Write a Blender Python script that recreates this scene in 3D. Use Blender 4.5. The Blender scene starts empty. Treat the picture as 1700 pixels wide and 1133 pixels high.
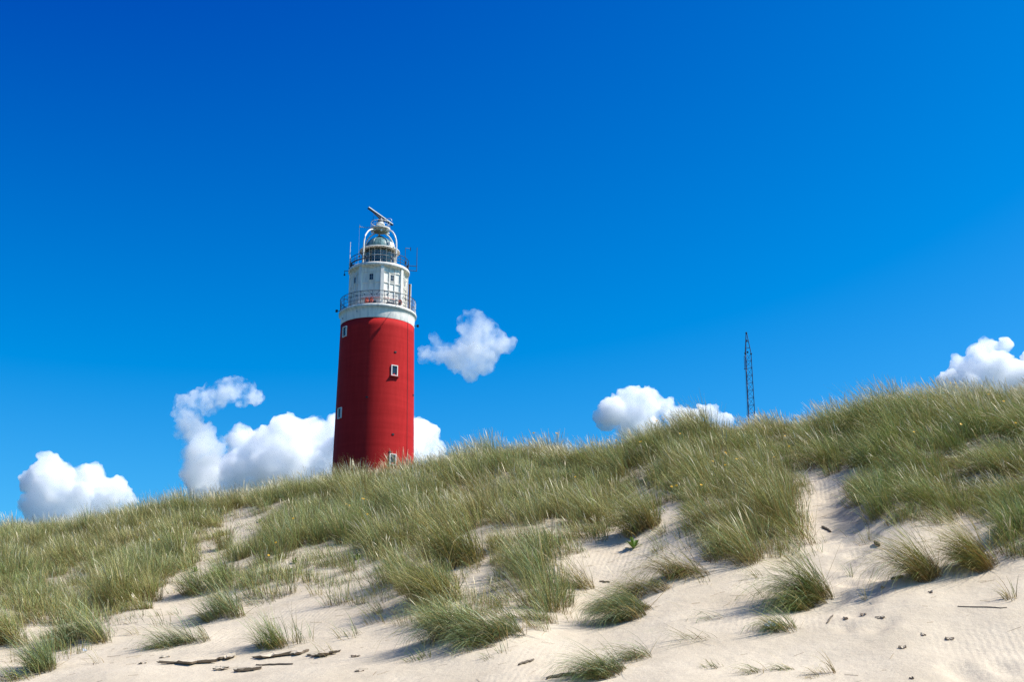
import bpy, bmesh, math
import numpy as np
from mathutils import Vector, Matrix

R = math.radians
scene = bpy.context.scene

# ------------------------------------------------------------------ camera
TH, F, CZ = R(16.7), 2250.0, 1.6          # pitch, focal length in photo pixels, eye height
cam_d = bpy.data.cameras.new('camera')
cam_d.sensor_width = 36.0
cam_d.lens = F / 1700 * 36
cam_d.clip_start = 0.1
cam_d.clip_end = 20000
cam = bpy.data.objects.new('camera', cam_d)
scene.collection.objects.link(cam)
cam.location = (0, 0, CZ)
cam.rotation_euler = (R(90) + TH, 0, 0)
scene.camera = cam

# ------------------------------------------------------------------ sky, sun, exposure
SUN_AZ, SUN_EL = R(95), R(52)             # azimuth clockwise from +Y
world = bpy.data.worlds.new('World')
scene.world = world
world.use_nodes = True
wt = world.node_tree
wt.nodes.clear()
sky = wt.nodes.new('ShaderNodeTexSky')
sky.sky_type = 'NISHITA'
sky.sun_disc = False
sky.sun_elevation = SUN_EL
sky.sun_rotation = SUN_AZ
sky.altitude = 0
sky.air_density = 1.0
sky.dust_density = 1.0
sky.ozone_density = 6.0
gain = wt.nodes.new('ShaderNodeVectorMath'); gain.operation = 'MULTIPLY_ADD'      # deep polarised blue
gain.inputs[1].default_value = (0.75, 1.43, 1.483)
gain.inputs[2].default_value = (-1.05, -1.72, -1.477)
hsv = wt.nodes.new('ShaderNodeVectorMath'); hsv.operation = 'MAXIMUM'
hsv.inputs[1].default_value = (0.0, 0.02, 0.1)
bg = wt.nodes.new('ShaderNodeBackground')
bg.inputs['Strength'].default_value = 0.11
wo = wt.nodes.new('ShaderNodeOutputWorld')
wt.links.new(sky.outputs[0], gain.inputs[0])
wt.links.new(gain.outputs[0], hsv.inputs[0])
wt.links.new(hsv.outputs[0], bg.inputs['Color'])
wt.links.new(bg.outputs[0], wo.inputs['Surface'])

sun_d = bpy.data.lights.new('sun', 'SUN')
sun_d.energy = 5.0
sun_d.angle = R(0.53)
sun_d.color = (1.0, 0.955, 0.9)
sun = bpy.data.objects.new('sun', sun_d)
scene.collection.objects.link(sun)
SUN = Vector((math.sin(SUN_AZ) * math.cos(SUN_EL), math.cos(SUN_AZ) * math.cos(SUN_EL), math.sin(SUN_EL)))
sun.rotation_euler = SUN.to_track_quat('Z', 'Y').to_euler()
sun.location = (60, -20, 90)

vs = scene.view_settings
vs.view_transform = 'Standard'
vs.look = 'None'
vs.exposure = 0.46
vs.gamma = 1.0
vs.use_curve_mapping = False
cy = scene.cycles
cy.max_bounces = 64
cy.diffuse_bounces = 4
cy.glossy_bounces = 3
cy.transmission_bounces = 6
cy.transparent_max_bounces = 8
cy.volume_bounces = 64
cy.volume_step_rate = 2.0
cy.volume_max_steps = 256
cy.use_denoising = True
cy.denoiser = 'OPENIMAGEDENOISE'
cy.denoising_input_passes = 'RGB_ALBEDO_NORMAL'
cy.denoising_prefilter = 'NONE'

# ------------------------------------------------------------------ helpers
COL = scene.collection


def link(o, parent=None):
    COL.objects.link(o)
    if parent is not None:
        o.parent = parent
    return o


def obj(name, bm, mat, parent=None, smooth=False):
    me = bpy.data.meshes.new(name)
    bm.to_mesh(me)
    bm.free()
    if smooth:
        me.shade_smooth()
    me.materials.append(mat)
    return link(bpy.data.objects.new(name, me), parent)


def tag(o, label=None, cat=None, group=None, kind=None):
    if label: o['label'] = label
    if cat: o['category'] = cat
    if group: o['group'] = group
    if kind: o['kind'] = kind
    return o


def empty(name, loc, rz=0.0, parent=None):
    o = bpy.data.objects.new(name, None)
    link(o, parent)
    o.location = loc
    o.rotation_euler = (0, 0, rz)
    return o


def lathe(bm, prof, n=64, a0=0.0, cap=True, c=(0, 0)):
    rings = []
    for r, z in prof:
        rings.append([bm.verts.new((c[0] + r * math.sin(a0 + 2 * math.pi * k / n),
                                    c[1] - r * math.cos(a0 + 2 * math.pi * k / n), z)) for k in range(n)])
    for a, b in zip(rings[:-1], rings[1:]):
        for k in range(n):
            bm.faces.new((a[k], a[(k + 1) % n], b[(k + 1) % n], b[k]))
    if cap:
        bm.faces.new(list(reversed(rings[0])))
        bm.faces.new(rings[-1])
    return bm


def box(bm, c, s, rot=None):
    m = Matrix.Translation(Vector(c))
    if rot is not None:
        m = m @ rot
    m = m @ Matrix.Diagonal((s[0], s[1], s[2], 1))
    bmesh.ops.create_cube(bm, size=1.0, matrix=m)
    return bm


def tube(bm, pts, r, n=8, closed=False):
    pts = [Vector(p) for p in pts]
    rs = r if isinstance(r, (list, tuple)) else [r] * len(pts)
    rings = []
    m = len(pts)
    for i, p in enumerate(pts):
        if closed:
            d = pts[(i + 1) % m] - pts[i - 1]
        else:
            d = pts[min(i + 1, m - 1)] - pts[max(i - 1, 0)]
        d.normalize()
        up = Vector((0, 0, 1)) if abs(d.z) < 0.95 else Vector((1, 0, 0))
        x = d.cross(up).normalized()
        y = x.cross(d).normalized()
        rings.append([bm.verts.new(p + (x * math.cos(2 * math.pi * k / n) + y * math.sin(2 * math.pi * k / n)) * rs[i])
                      for k in range(n)])
    rng = range(m) if closed else range(m - 1)
    for i in rng:
        a, b = rings[i], rings[(i + 1) % m]
        for k in range(n):
            bm.faces.new((a[k], a[(k + 1) % n], b[(k + 1) % n], b[k]))
    if not closed:
        bm.faces.new(list(reversed(rings[0])))
        bm.faces.new(rings[-1])
    return bm


def ring_pts(r, z, n=64, a0=0.0, a1=2 * math.pi):
    full = abs(a1 - a0 - 2 * math.pi) < 1e-6
    m = n if full else n + 1
    return [(r * math.sin(a0 + (a1 - a0) * k / n), -r * math.cos(a0 + (a1 - a0) * k / n), z) for k in range(m)]


def ball(bm, c, r, sub=2, sc=(1, 1, 1)):
    bmesh.ops.create_icosphere(bm, subdivisions=sub, radius=r,
                               matrix=Matrix.Translation(Vector(c)) @ Matrix.Diagonal((sc[0], sc[1], sc[2], 1)))
    return bm


# ------------------------------------------------------------------ materials
def newmat(name):
    m = bpy.data.materials.new(name)
    m.use_nodes = True
    nt = m.node_tree
    bs = nt.nodes['Principled BSDF']
    return m, nt, bs


def simple(name, col, rough=0.6, metal=0.0, var=0.08, scale=4.0, bump=0.0, spec=0.4):
    """painted or plain surface with slow tonal variation"""
    m, nt, bs = newmat(name)
    N, L = nt.nodes, nt.links
    tc = N.new('ShaderNodeTexCoord')
    nz = N.new('ShaderNodeTexNoise')
    nz.inputs['Scale'].default_value = scale
    nz.inputs['Detail'].default_value = 6
    L.new(tc.outputs['Object'], nz.inputs['Vector'])
    mx = N.new('ShaderNodeMix'); mx.data_type = 'RGBA'
    mx.inputs[6].default_value = (*[max(0, c * (1 - var * 1.6)) for c in col], 1)
    mx.inputs[7].default_value = (*[min(1, c * (1 + var)) for c in col], 1)
    L.new(nz.outputs['Fac'], mx.inputs[0])
    L.new(mx.outputs[2], bs.inputs['Base Color'])
    bs.inputs['Roughness'].default_value = rough
    bs.inputs['Metallic'].default_value = metal
    bs.inputs['Specular IOR Level'].default_value = spec
    if bump > 0:
        n2 = N.new('ShaderNodeTexNoise')
        n2.inputs['Scale'].default_value = scale * 6
        n2.inputs['Detail'].default_value = 8
        L.new(tc.outputs['Object'], n2.inputs['Vector'])
        b = N.new('ShaderNodeBump')
        b.inputs['Strength'].default_value = bump
        b.inputs['Distance'].default_value = 0.05
        L.new(n2.outputs['Fac'], b.inputs['Height'])
        L.new(b.outputs[0], bs.inputs['Normal'])
    return m


def red_plaster():
    """red masonry paint: horizontal lift bands, faint streaks, weathering"""
    m, nt, bs = newmat('red_paint')
    N, L = nt.nodes, nt.links
    tc = N.new('ShaderNodeTexCoord')
    mp = N.new('ShaderNodeMapping'); mp.inputs['Scale'].default_value = (1.4, 1.4, 0.16)
    L.new(tc.outputs['Object'], mp.inputs['Vector'])
    streak = N.new('ShaderNodeTexNoise'); streak.inputs['Scale'].default_value = 2.2; streak.inputs['Detail'].default_value = 7
    L.new(mp.outputs[0], streak.inputs['Vector'])
    mp2 = N.new('ShaderNodeMapping'); mp2.inputs['Scale'].default_value = (0.12, 0.12, 2.2)
    L.new(tc.outputs['Object'], mp2.inputs['Vector'])
    band = N.new('ShaderNodeTexNoise'); band.inputs['Scale'].default_value = 1.5; band.inputs['Detail'].default_value = 4
    L.new(mp2.outputs[0], band.inputs['Vector'])
    ad = N.new('ShaderNodeMath'); ad.operation = 'ADD'
    L.new(streak.outputs['Fac'], ad.inputs[0]); L.new(band.outputs['Fac'], ad.inputs[1])
    cr = N.new('ShaderNodeValToRGB')
    cr.color_ramp.elements[0].position = 0.36; cr.color_ramp.elements[0].color = (0.39, 0.016, 0.015, 1)
    cr.color_ramp.elements[1].position = 0.64; cr.color_ramp.elements[1].color = (0.475, 0.022, 0.021, 1)
    hf = N.new('ShaderNodeMath'); hf.operation = 'MULTIPLY'; hf.inputs[1].default_value = 0.5
    L.new(ad.outputs[0], hf.inputs[0]); L.new(hf.outputs[0], cr.inputs[0])
    L.new(cr.outputs[0], bs.inputs['Base Color'])
    fine = N.new('ShaderNodeTexNoise'); fine.inputs['Scale'].default_value = 9; fine.inputs['Detail'].default_value = 8
    L.new(tc.outputs['Object'], fine.inputs['Vector'])
    a2 = N.new('ShaderNodeMath'); a2.operation = 'ADD'
    L.new(fine.outputs['Fac'], a2.inputs[0]); L.new(band.outputs['Fac'], a2.inputs[1])
    b = N.new('ShaderNodeBump'); b.inputs['Strength'].default_value = 0.2; b.inputs['Distance'].default_value = 0.02
    L.new(a2.outputs[0], b.inputs['Height']); L.new(b.outputs[0], bs.inputs['Normal'])
    bs.inputs['Roughness'].default_value = 0.7
    bs.inputs['Specular IOR Level'].default_value = 0.06
    return m


def white_paint(name='white_paint', dirt=0.25):
    m, nt, bs = newmat(name)
    N, L = nt.nodes, nt.links
    tc = N.new('ShaderNodeTexCoord')
    mp = N.new('ShaderNodeMapping'); mp.inputs['Scale'].default_value = (2.5, 2.5, 0.5)
    L.new(tc.outputs['Object'], mp.inputs['Vector'])
    nz = N.new('ShaderNodeTexNoise'); nz.inputs['Scale'].default_value = 1.6; nz.inputs['Detail'].default_value = 8
    L.new(mp.outputs[0], nz.inputs['Vector'])
    cr = N.new('ShaderNodeValToRGB')
    cr.color_ramp.elements[0].position = 0.28; cr.color_ramp.elements[0].color = (0.8 * (1 - dirt), 0.77 * (1 - dirt), 0.7 * (1 - dirt), 1)
    cr.color_ramp.elements[1].position = 0.58; cr.color_ramp.elements[1].color = (0.87, 0.80, 0.69, 1)
    L.new(nz.outputs['Fac'], cr.inputs[0]); L.new(cr.outputs[0], bs.inputs['Base Color'])
    bs.inputs['Roughness'].default_value = 0.5
    bs.inputs['Specular IOR Level'].default_value = 0.3
    return m


M = {
    'red': red_plaster(),
    'red_sill': simple('red_sill_paint', (0.33, 0.022, 0.02), 0.55, scale=6),
    'white': white_paint(),
    'cream': white_paint('cream_paint', 0.35),
    'white_clean': simple('white_gloss_paint', (0.84, 0.79, 0.70), 0.4, var=0.05),
    'dark': simple('dark_grey_metal', (0.055, 0.065, 0.085), 0.5, 0.4, scale=8),
    'grey': simple('grey_metal', (0.32, 0.34, 0.36), 0.45, 0.5, scale=8),
    'black': simple('black_plastic', (0.02, 0.02, 0.022), 0.5),
    'brown': simple('brown_pipe', (0.16, 0.07, 0.05), 0.55),
    'interior': simple('lamp_house_curtain', (0.15, 0.18, 0.16), 0.8, scale=3),
    'rope': simple('orange_red_cloth', (0.6, 0.10, 0.05), 0.7, scale=20),
    'paper': simple('white_plastic_scrap', (0.75, 0.76, 0.78), 0.4, scale=30),
    'wood': simple('weathered_driftwood', (0.17, 0.13, 0.09), 0.8, scale=20, bump=0.6),
    'crust': simple('crust_edge_shade', (0.27, 0.205, 0.145), 0.95, scale=10, bump=0.6, var=0.3),  # crust brown, darkened as shade below the plate lips
    'petal': simple('yellow_petal', (0.75, 0.42, 0.01), 0.6),
    'flower_eye': simple('orange_flower_eye', (0.5, 0.2, 0.01), 0.7),
    'stem': simple('green_stem', (0.10, 0.14, 0.04), 0.6),
    'leaf': simple('bright_green_leaf', (0.15, 0.24, 0.03), 0.5),
    'underside': simple('painted_underside_shade', (0.42, 0.38, 0.32), 0.7),  # darker than the cream rim: shade below the platform put into the colour
    'mast': simple('mast_steel', (0.03, 0.06, 0.14), 0.6, 0.2),
}


def copper():
    m, nt, bs = newmat('weathered_copper')
    N, L = nt.nodes, nt.links
    tc = N.new('ShaderNodeTexCoord')
    mp = N.new('ShaderNodeMapping'); mp.inputs['Scale'].default_value = (1.6, 1.6, 0.5)
    L.new(tc.outputs['Object'], mp.inputs['Vector'])
    nz = N.new('ShaderNodeTexNoise'); nz.inputs['Scale'].default_value = 2.5; nz.inputs['Detail'].default_value = 8
    L.new(mp.outputs[0], nz.inputs['Vector'])
    cr = N.new('ShaderNodeValToRGB')
    cr.color_ramp.elements[0].position = 0.38; cr.color_ramp.elements[0].color = (0.05, 0.12, 0.125, 1)
    cr.color_ramp.elements[1].position = 0.66; cr.color_ramp.elements[1].color = (0.15, 0.27, 0.265, 1)
    L.new(nz.outputs['Fac'], cr.inputs[0]); L.new(cr.outputs[0], bs.inputs['Base Color'])
    bs.inputs['Roughness'].default_value = 0.45
    return m


M['copper'] = copper()


def glass(name, tint=(0.8, 0.9, 0.9), t=0.75):
    m = bpy.data.materials.new(name)
    m.use_nodes = True
    nt = m.node_tree; N, L = nt.nodes, nt.links
    N.clear()
    o = N.new('ShaderNodeOutputMaterial')
    tr = N.new('ShaderNodeBsdfTransparent'); tr.inputs[0].default_value = (*tint, 1)
    gl = N.new('ShaderNodeBsdfGlossy'); gl.inputs['Roughness'].default_value = 0.05
    fr = N.new('ShaderNodeFresnel'); fr.inputs[0].default_value = 1.5
    ml = N.new('ShaderNodeMath'); ml.operation = 'MULTIPLY_ADD'; ml.inputs[1].default_value = 0.9; ml.inputs[2].default_value = 0.06
    mx = N.new('ShaderNodeMixShader')
    L.new(fr.outputs[0], ml.inputs[0]); L.new(ml.outputs[0], mx.inputs[0])
    L.new(tr.outputs[0], mx.inputs[1]); L.new(gl.outputs[0], mx.inputs[2]); L.new(mx.outputs[0], o.inputs[0])
    return m


M['glass'] = glass('clear_glass')
m_, nt_, bs_ = newmat('dark_window_glass')
bs_.inputs['Base Color'].default_value = (0.015, 0.025, 0.04, 1)
bs_.inputs['Roughness'].default_value = 0.12
M['pane'] = m_


def grass_mat():
    m = bpy.data.materials.new('marram_blades')
    m.use_nodes = True
    nt = m.node_tree; N, L = nt.nodes, nt.links
    N.clear()
    o = N.new('ShaderNodeOutputMaterial')
    at = N.new('ShaderNodeAttribute'); at.attribute_name = 'col'
    df = N.new('ShaderNodeBsdfDiffuse')
    tl = N.new('ShaderNodeBsdfTranslucent')
    gl = N.new('ShaderNodeBsdfGlossy'); gl.inputs['Roughness'].default_value = 0.42
    gl.inputs['Color'].default_value = (0.9, 0.95, 0.9, 1)
    L.new(at.outputs['Color'], df.inputs[0]); L.new(at.outputs['Color'], tl.inputs[0])
    a = N.new('ShaderNodeMixShader'); a.inputs[0].default_value = 0.16
    L.new(df.outputs[0], a.inputs[1]); L.new(tl.outputs[0], a.inputs[2])
    b = N.new('ShaderNodeMixShader'); b.inputs[0].default_value = 0.03
    L.new(a.outputs[0], b.inputs[1]); L.new(gl.outputs[0], b.inputs[2])
    L.new(b.outputs[0], o.inputs[0])
    return m


M['grass'] = grass_mat()


def sand_mat():
    m, nt, bs = newmat('dune_sand')
    N, L = nt.nodes, nt.links
    tc = N.new('ShaderNodeTexCoord')
    P = tc.outputs['Object']

    def noise(scale, detail=6, vec=P, rough=0.5):
        n = N.new('ShaderNodeTexNoise')
        n.inputs['Scale'].default_value = scale; n.inputs['Detail'].default_value = detail
        n.inputs['Roughness'].default_value = rough
        L.new(vec, n.inputs['Vector'])
        return n.outputs['Fac']

    cr = N.new('ShaderNodeValToRGB')
    cr.color_ramp.elements[0].position = 0.3; cr.color_ramp.elements[0].color = (0.505, 0.412, 0.29, 1)
    cr.color_ramp.elements[1].position = 0.7; cr.color_ramp.elements[1].color = (0.62, 0.515, 0.375, 1)
    L.new(noise(0.7, 8, rough=0.65), cr.inputs[0])
    # grain speckle
    cg = N.new('ShaderNodeValToRGB')
    cg.color_ramp.elements[0].position = 0.35; cg.color_ramp.elements[0].color = (0.86, 0.86, 0.86, 1)
    cg.color_ramp.elements[1].position = 0.65; cg.color_ramp.elements[1].color = (1.06, 1.06, 1.06, 1)
    L.new(noise(55, 4, rough=0.7), cg.inputs[0])
    mul = N.new('ShaderNodeMix'); mul.data_type = 'RGBA'; mul.blend_type = 'MULTIPLY'; mul.inputs[0].default_value = 1
    L.new(cr.outputs[0], mul.inputs[6]); L.new(cg.outputs[0], mul.inputs[7])
    # dead-grass litter where the marram stands
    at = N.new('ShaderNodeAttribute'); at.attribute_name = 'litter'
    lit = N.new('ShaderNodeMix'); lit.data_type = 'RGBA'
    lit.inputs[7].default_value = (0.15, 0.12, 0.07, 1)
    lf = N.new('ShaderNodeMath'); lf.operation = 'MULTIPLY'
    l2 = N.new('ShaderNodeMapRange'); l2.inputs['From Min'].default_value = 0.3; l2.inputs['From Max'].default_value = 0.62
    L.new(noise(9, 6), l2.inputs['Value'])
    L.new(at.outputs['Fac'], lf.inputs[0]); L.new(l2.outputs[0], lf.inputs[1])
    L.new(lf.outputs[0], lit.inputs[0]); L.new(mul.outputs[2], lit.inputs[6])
    vg = N.new('ShaderNodeMix'); vg.data_type = 'RGBA'
    va = N.new('ShaderNodeAttribute'); va.attribute_name = 'heath'
    vc = N.new('ShaderNodeValToRGB')
    vc.color_ramp.elements[0].position = 0.35; vc.color_ramp.elements[0].color = (0.022, 0.032, 0.012, 1)
    vc.color_ramp.elements[1].position = 0.65; vc.color_ramp.elements[1].color = (0.05, 0.055, 0.022, 1)
    L.new(noise(0.4, 8), vc.inputs[0]); L.new(vc.outputs[0], vg.inputs[7])
    L.new(va.outputs['Fac'], vg.inputs[0]); L.new(lit.outputs[2], vg.inputs[6])
    L.new(vg.outputs[2], bs.inputs['Base Color'])
    bs.inputs['Roughness'].default_value = 0.95
    bs.inputs['Specular IOR Level'].default_value = 0.12
    # wind ripples + soft lumps
    mp = N.new('ShaderNodeMapping'); mp.inputs['Rotation'].default_value = (0, 0, R(12))
    L.new(P, mp.inputs['Vector'])
    wv = N.new('ShaderNodeTexWave'); wv.wave_type = 'BANDS'; wv.bands_direction = 'X'
    wv.inputs['Scale'].default_value = 3.4; wv.inputs['Distortion'].default_value = 3.4
    wv.inputs['Detail'].default_value = 2.5; wv.inputs['Detail Scale'].default_value = 1.1
    L.new(mp.outputs[0], wv.inputs['Vector'])
    msk = N.new('ShaderNodeMapRange'); msk.inputs['From Min'].default_value = 0.48; msk.inputs['From Max'].default_value = 0.72
    L.new(noise(0.35, 3), msk.inputs['Value'])
    wm = N.new('ShaderNodeMath'); wm.operation = 'MULTIPLY'
    L.new(wv.outputs['Fac'], wm.inputs[0]); L.new(msk.outputs[0], wm.inputs[1])
    b1 = N.new('ShaderNodeBump'); b1.inputs['Strength'].default_value = 0.32; b1.inputs['Distance'].default_value = 0.012
    L.new(wm.outputs[0], b1.inputs['Height'])
    b2 = N.new('ShaderNodeBump'); b2.inputs['Strength'].default_value = 0.6; b2.inputs['Distance'].default_value = 0.05
    L.new(noise(5, 7, rough=0.6), b2.inputs['Height']); L.new(b1.outputs[0], b2.inputs['Normal'])
    b3 = N.new('ShaderNodeBump'); b3.inputs['Strength'].default_value = 0.4; b3.inputs['Distance'].default_value = 0.01
    L.new(noise(60, 3), b3.inputs['Height']); L.new(b2.outputs[0], b3.inputs['Normal'])
    L.new(b3.outputs[0], bs.inputs['Normal'])
    return m


M['sand'] = sand_mat()

# ------------------------------------------------------------------ terrain model
CT, ST = math.cos(TH), math.sin(TH)


def px_ue(px, py):
    """direction of a photo pixel as (X/Y, (Z-eye)/Y)"""
    xc = (np.asarray(px, float) - 850) / F
    yc = (566.5 - np.asarray(py, float)) / F
    den = CT - yc * ST
    return xc / den, (ST + yc * CT) / den


def world_px(X, Y, Z):
    d = Y * CT + (Z - CZ) * ST
    return 850 + F * X / d, 566.5 - F * ((Z - CZ) * CT - Y * ST) / d


rs = np.random.RandomState(7)
LAT = rs.rand(256, 256)


def vnoise(x, y, off=0):
    x = np.asarray(x, float) + 1000.3 + off * 17.7
    y = np.asarray(y, float) + 1000.7 + off * 31.1
    xi = np.floor(x).astype(int); yi = np.floor(y).astype(int)
    fx = x - xi; fy = y - yi
    fx = fx * fx * (3 - 2 * fx); fy = fy * fy * (3 - 2 * fy)
    g = lambda a, b: LAT[a & 255, b & 255]
    return (g(xi, yi) * (1 - fx) + g(xi + 1, yi) * fx) * (1 - fy) + (g(xi, yi + 1) * (1 - fx) + g(xi + 1, yi + 1) * fx) * fy - 0.5


def fbm(x, y, o=4, off=0):
    s = 0; a = 1.0; f = 1.0
    for k in range(o):
        s = s + a * vnoise(x * f, y * f, off + k)
        a *= 0.5; f *= 2.03
    return s


crest_px = np.array([(-300, 913), (-100, 898), (0, 886), (120, 886), (240, 860), (370, 843), (440, 830), (560, 808), (640, 799), (700, 787),
                     (780, 770), (850, 755), (920, 760), (980, 764), (1030, 753), (1080, 730), (1130, 721), (1200, 720), (1300, 721),
                     (1350, 716), (1400, 708), (1480, 678), (1560, 682), (1640, 670), (1700, 665), (1850, 666), (2100, 656)], float)
cu, ce = px_ue(crest_px[:, 0], crest_px[:, 1])
T_K = np.array([-1.3, -1.0, -0.75, -0.5, -0.25, 0.0, 0.25, 0.5, 0.75, 0.9, 1.0, 1.08, 1.25, 1.6, 2.2, 4.0])
P_K = np.array([0.0, 0.0, 0.01, 0.04, 0.115, 0.235, 0.41, 0.60, 0.80, 0.92, 0.985, 0.995, 0.96, 0.86, 0.78, 0.76])
tt = np.linspace(-1.3, 4.0, 1061)
pp = np.interp(tt, T_K, P_K)
ker = np.exp(-0.5 * (np.arange(-40, 41) / 13.0) ** 2); ker /= ker.sum()
pp = np.convolve(np.pad(pp, 40, mode='edge'), ker, 'valid')


def ybase(u): return np.interp(u, [-0.6, -0.39, 0, 0.39, 0.6], [21, 20, 18, 16.5, 16])
def ridge(u): return np.interp(u, [-0.6, -0.39, -0.1, 0.1, 0.39, 0.6], [8.6, 8.9, 9.6, 9.9, 9.9, 9.9])


UG = np.linspace(-0.62, 0.62, 621)
EC = np.interp(UG, cu, ce)
EC = np.convolve(np.pad(EC, 8, mode='edge'), np.ones(17) / 17, 'valid')
YC = (ridge(UG) - CZ) / EC
YC = np.convolve(np.pad(YC, 30, mode='edge'), np.ones(61) / 61, 'valid')
YB = ybase(UG)
YY = np.linspace(10, 80, 701)[None, :]
TT = (YY - YB[:, None]) / (YC - YB)[:, None]
PR = np.interp(TT, tt, pp)
ZC = np.min(np.where(PR > 0.5, (CZ + EC[:, None] * YY) / np.maximum(PR, 1e-3), 1e9), axis=1)


def base_h(X, Y):
    u = np.clip(X / np.maximum(Y, 9.0), -0.62, 0.62)
    yb = np.interp(u, UG, YB); yc = np.interp(u, UG, YC); zc = np.interp(u, UG, ZC)
    t = (Y - yb) / (yc - yb)
    return zc * np.interp(t, tt, pp), t


# grass cover, drawn as outlines on the photo and projected onto the dune
MS = 4
MW, MH = 1700 // MS + 101, 1133 // MS + 60
gx, gy = np.meshgrid((np.arange(MW) - 50) * MS + 2.0, (np.arange(MH)) * MS + 2.0)
mask = np.zeros(gx.shape)


def poly(pts, v, mode='max'):
    global mask
    ins = np.zeros(gx.shape, bool)
    n = len(pts)
    for i in range(n):
        x1, y1 = pts[i]; x2, y2 = pts[(i + 1) % n]
        if y1 == y2: continue
        c = ((gy < max(y1, y2)) & (gy >= min(y1, y2)))
        xi = x1 + (gy - y1) * (x2 - x1) / (y2 - y1)
        ins ^= (c & (gx < xi))
    mask = np.where(ins, np.maximum(mask, v) if mode == 'max' else v, mask)


poly([(-200, 500), (370, 500), (470, 700), (470, 835), (440, 862), (365, 862), (372, 900), (330, 908), (325, 945), (285, 965),
      (265, 990), (240, 1020), (200, 1032), (165, 1022), (182, 985), (140, 985), (115, 970), (80, 988), (95, 1010), (60, 1042), (0, 1068), (-200, 1100)], 1.0)
poly([(75, 1000), (160, 1005), (180, 1050), (130, 1080), (90, 1100), (70, 1060)], 0.75)
poly([(430, 500), (1330, 500), (1330, 790), (1345, 800), (1320, 850), (1345, 910), (1290, 935), (1240, 945), (1180, 930),
      (1150, 890), (1140, 850), (1110, 840), (1105, 850), (1050, 855), (1040, 850), (1000, 850), (960, 875), (900, 880), (830, 850),
      (800, 880), (815, 935), (760, 950), (700, 930), (640, 900), (580, 905), (540, 905), (500, 920), (450, 945), (400, 975), (345, 980),
      (335, 960), (395, 915), (440, 880), (470, 850)], 1.0)
poly([(430, 950), (520, 925), (560, 925), (470, 960), (400, 1000)], 0.62)
poly([(820, 850), (1000, 850), (1050, 880), (960, 930), (930, 935), (900, 960), (820, 960)], 0.85)
poly([(560, 950), (690, 950), (700, 1040), (600, 1040)], 0.22)
poly([(590, 900), (640, 900), (700, 940), (680, 1000), (640, 960)], 0.78)
poly([(390, 975), (470, 950), (540, 932), (600, 925), (570, 960), (470, 985), (420, 1002)], 0.5)
poly([(680, 960), (840, 960), (900, 1000), (905, 1060), (820, 1085), (720, 1080), (690, 1030)], 0.5)
poly([(880, 950), (960, 960), (960, 990), (900, 1050), (840, 1060), (830, 1000)], 0.6)
poly([(1100, 880), (1160, 890), (1190, 940), (1090, 930)], 0.45)
poly([(1290, 500), (2200, 500), (2200, 940), (1660, 935), (1655, 890), (1600, 872), (1560, 884), (1480, 880), (1440, 865), (1415, 835),
      (1425, 795), (1385, 780), (1355, 745), (1330, 740)], 1.0)
poly([(1275, 740), (1345, 735), (1355, 790), (1300, 820), (1268, 790)], 0.72, 'set')
poly([(1325, 735), (1400, 735), (1405, 788), (1350, 785)], 1.0)
poly([(1350, 800), (1420, 806), (1410, 850), (1460, 880), (1350, 880)], 0.0, 'set')
poly([(1030, 790), (1070, 800), (1060, 815), (1020, 805)], 0.5, 'set')
poly([(1000, 830), (1040, 830), (1040, 850), (1000, 860)], 0.25, 'set')
poly([(470, 845), (510, 835), (500, 860), (470, 865)], 1.0)


def blur(a, k, n=2):
    kk = np.ones(2 * k + 1) / (2 * k + 1)
    for _ in range(n):
        a = np.apply_along_axis(lambda v: np.convolve(np.pad(v, k, mode='edge'), kk, 'valid'), 0, a)
        a = np.apply_along_axis(lambda v: np.convolve(np.pad(v, k, mode='edge'), kk, 'valid'), 1, a)
    return a


maskb = blur(mask, 8)
masks = blur(mask, 1, 1)


def mlook(a, px, py):
    ix = (px + 200) / MS - 0.5
    iy = py / MS - 0.5
    ix = np.clip(ix, 0, MW - 1.01); iy = np.clip(iy, 0, MH - 1.01)
    x0 = ix.astype(int); y0 = iy.astype(int); fx = ix - x0; fy = iy - y0
    return (a[y0, x0] * (1 - fx) + a[y0, x0 + 1] * fx) * (1 - fy) + (a[y0 + 1, x0] * (1 - fx) + a[y0 + 1, x0 + 1] * fx) * fy


def cover(X, Y, soft=False):
    """grass cover 0..1 at a ground position"""
    z0, t = base_h(X, Y)
    px, py = world_px(X, np.maximum(Y, 5), z0)
    v = mlook(maskb if soft else masks, px, py)
    v = np.where(t > 0.97, 1.0, v)
    return np.where((Y < 12) | (t < -0.3), 0.0, v), t


FOOT = np.array([(1392, 840, .9), (1405, 862, 1), (1385, 885, 1), (1408, 905, 1.1), (1440, 900, 1), (1425, 925, 1), (1400, 940, 1.2),
                 (1432, 958, 1), (1450, 985, 1), (1395, 1000, 1), (1420, 1020, 1), (1455, 1045, .9), (1475, 1035, .8), (1405, 1045, .8),
                 (1375, 830, .8), (1470, 925, .9), (1600, 1120, 1.2), (1660, 1110, 1.0), (1388, 860, .9), (1415, 885, .9),
                 (1380, 915, 1), (1440, 940, .9), (1465, 960, 1), (1410, 975, .8), (1436, 1005, .9)], float)


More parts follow.
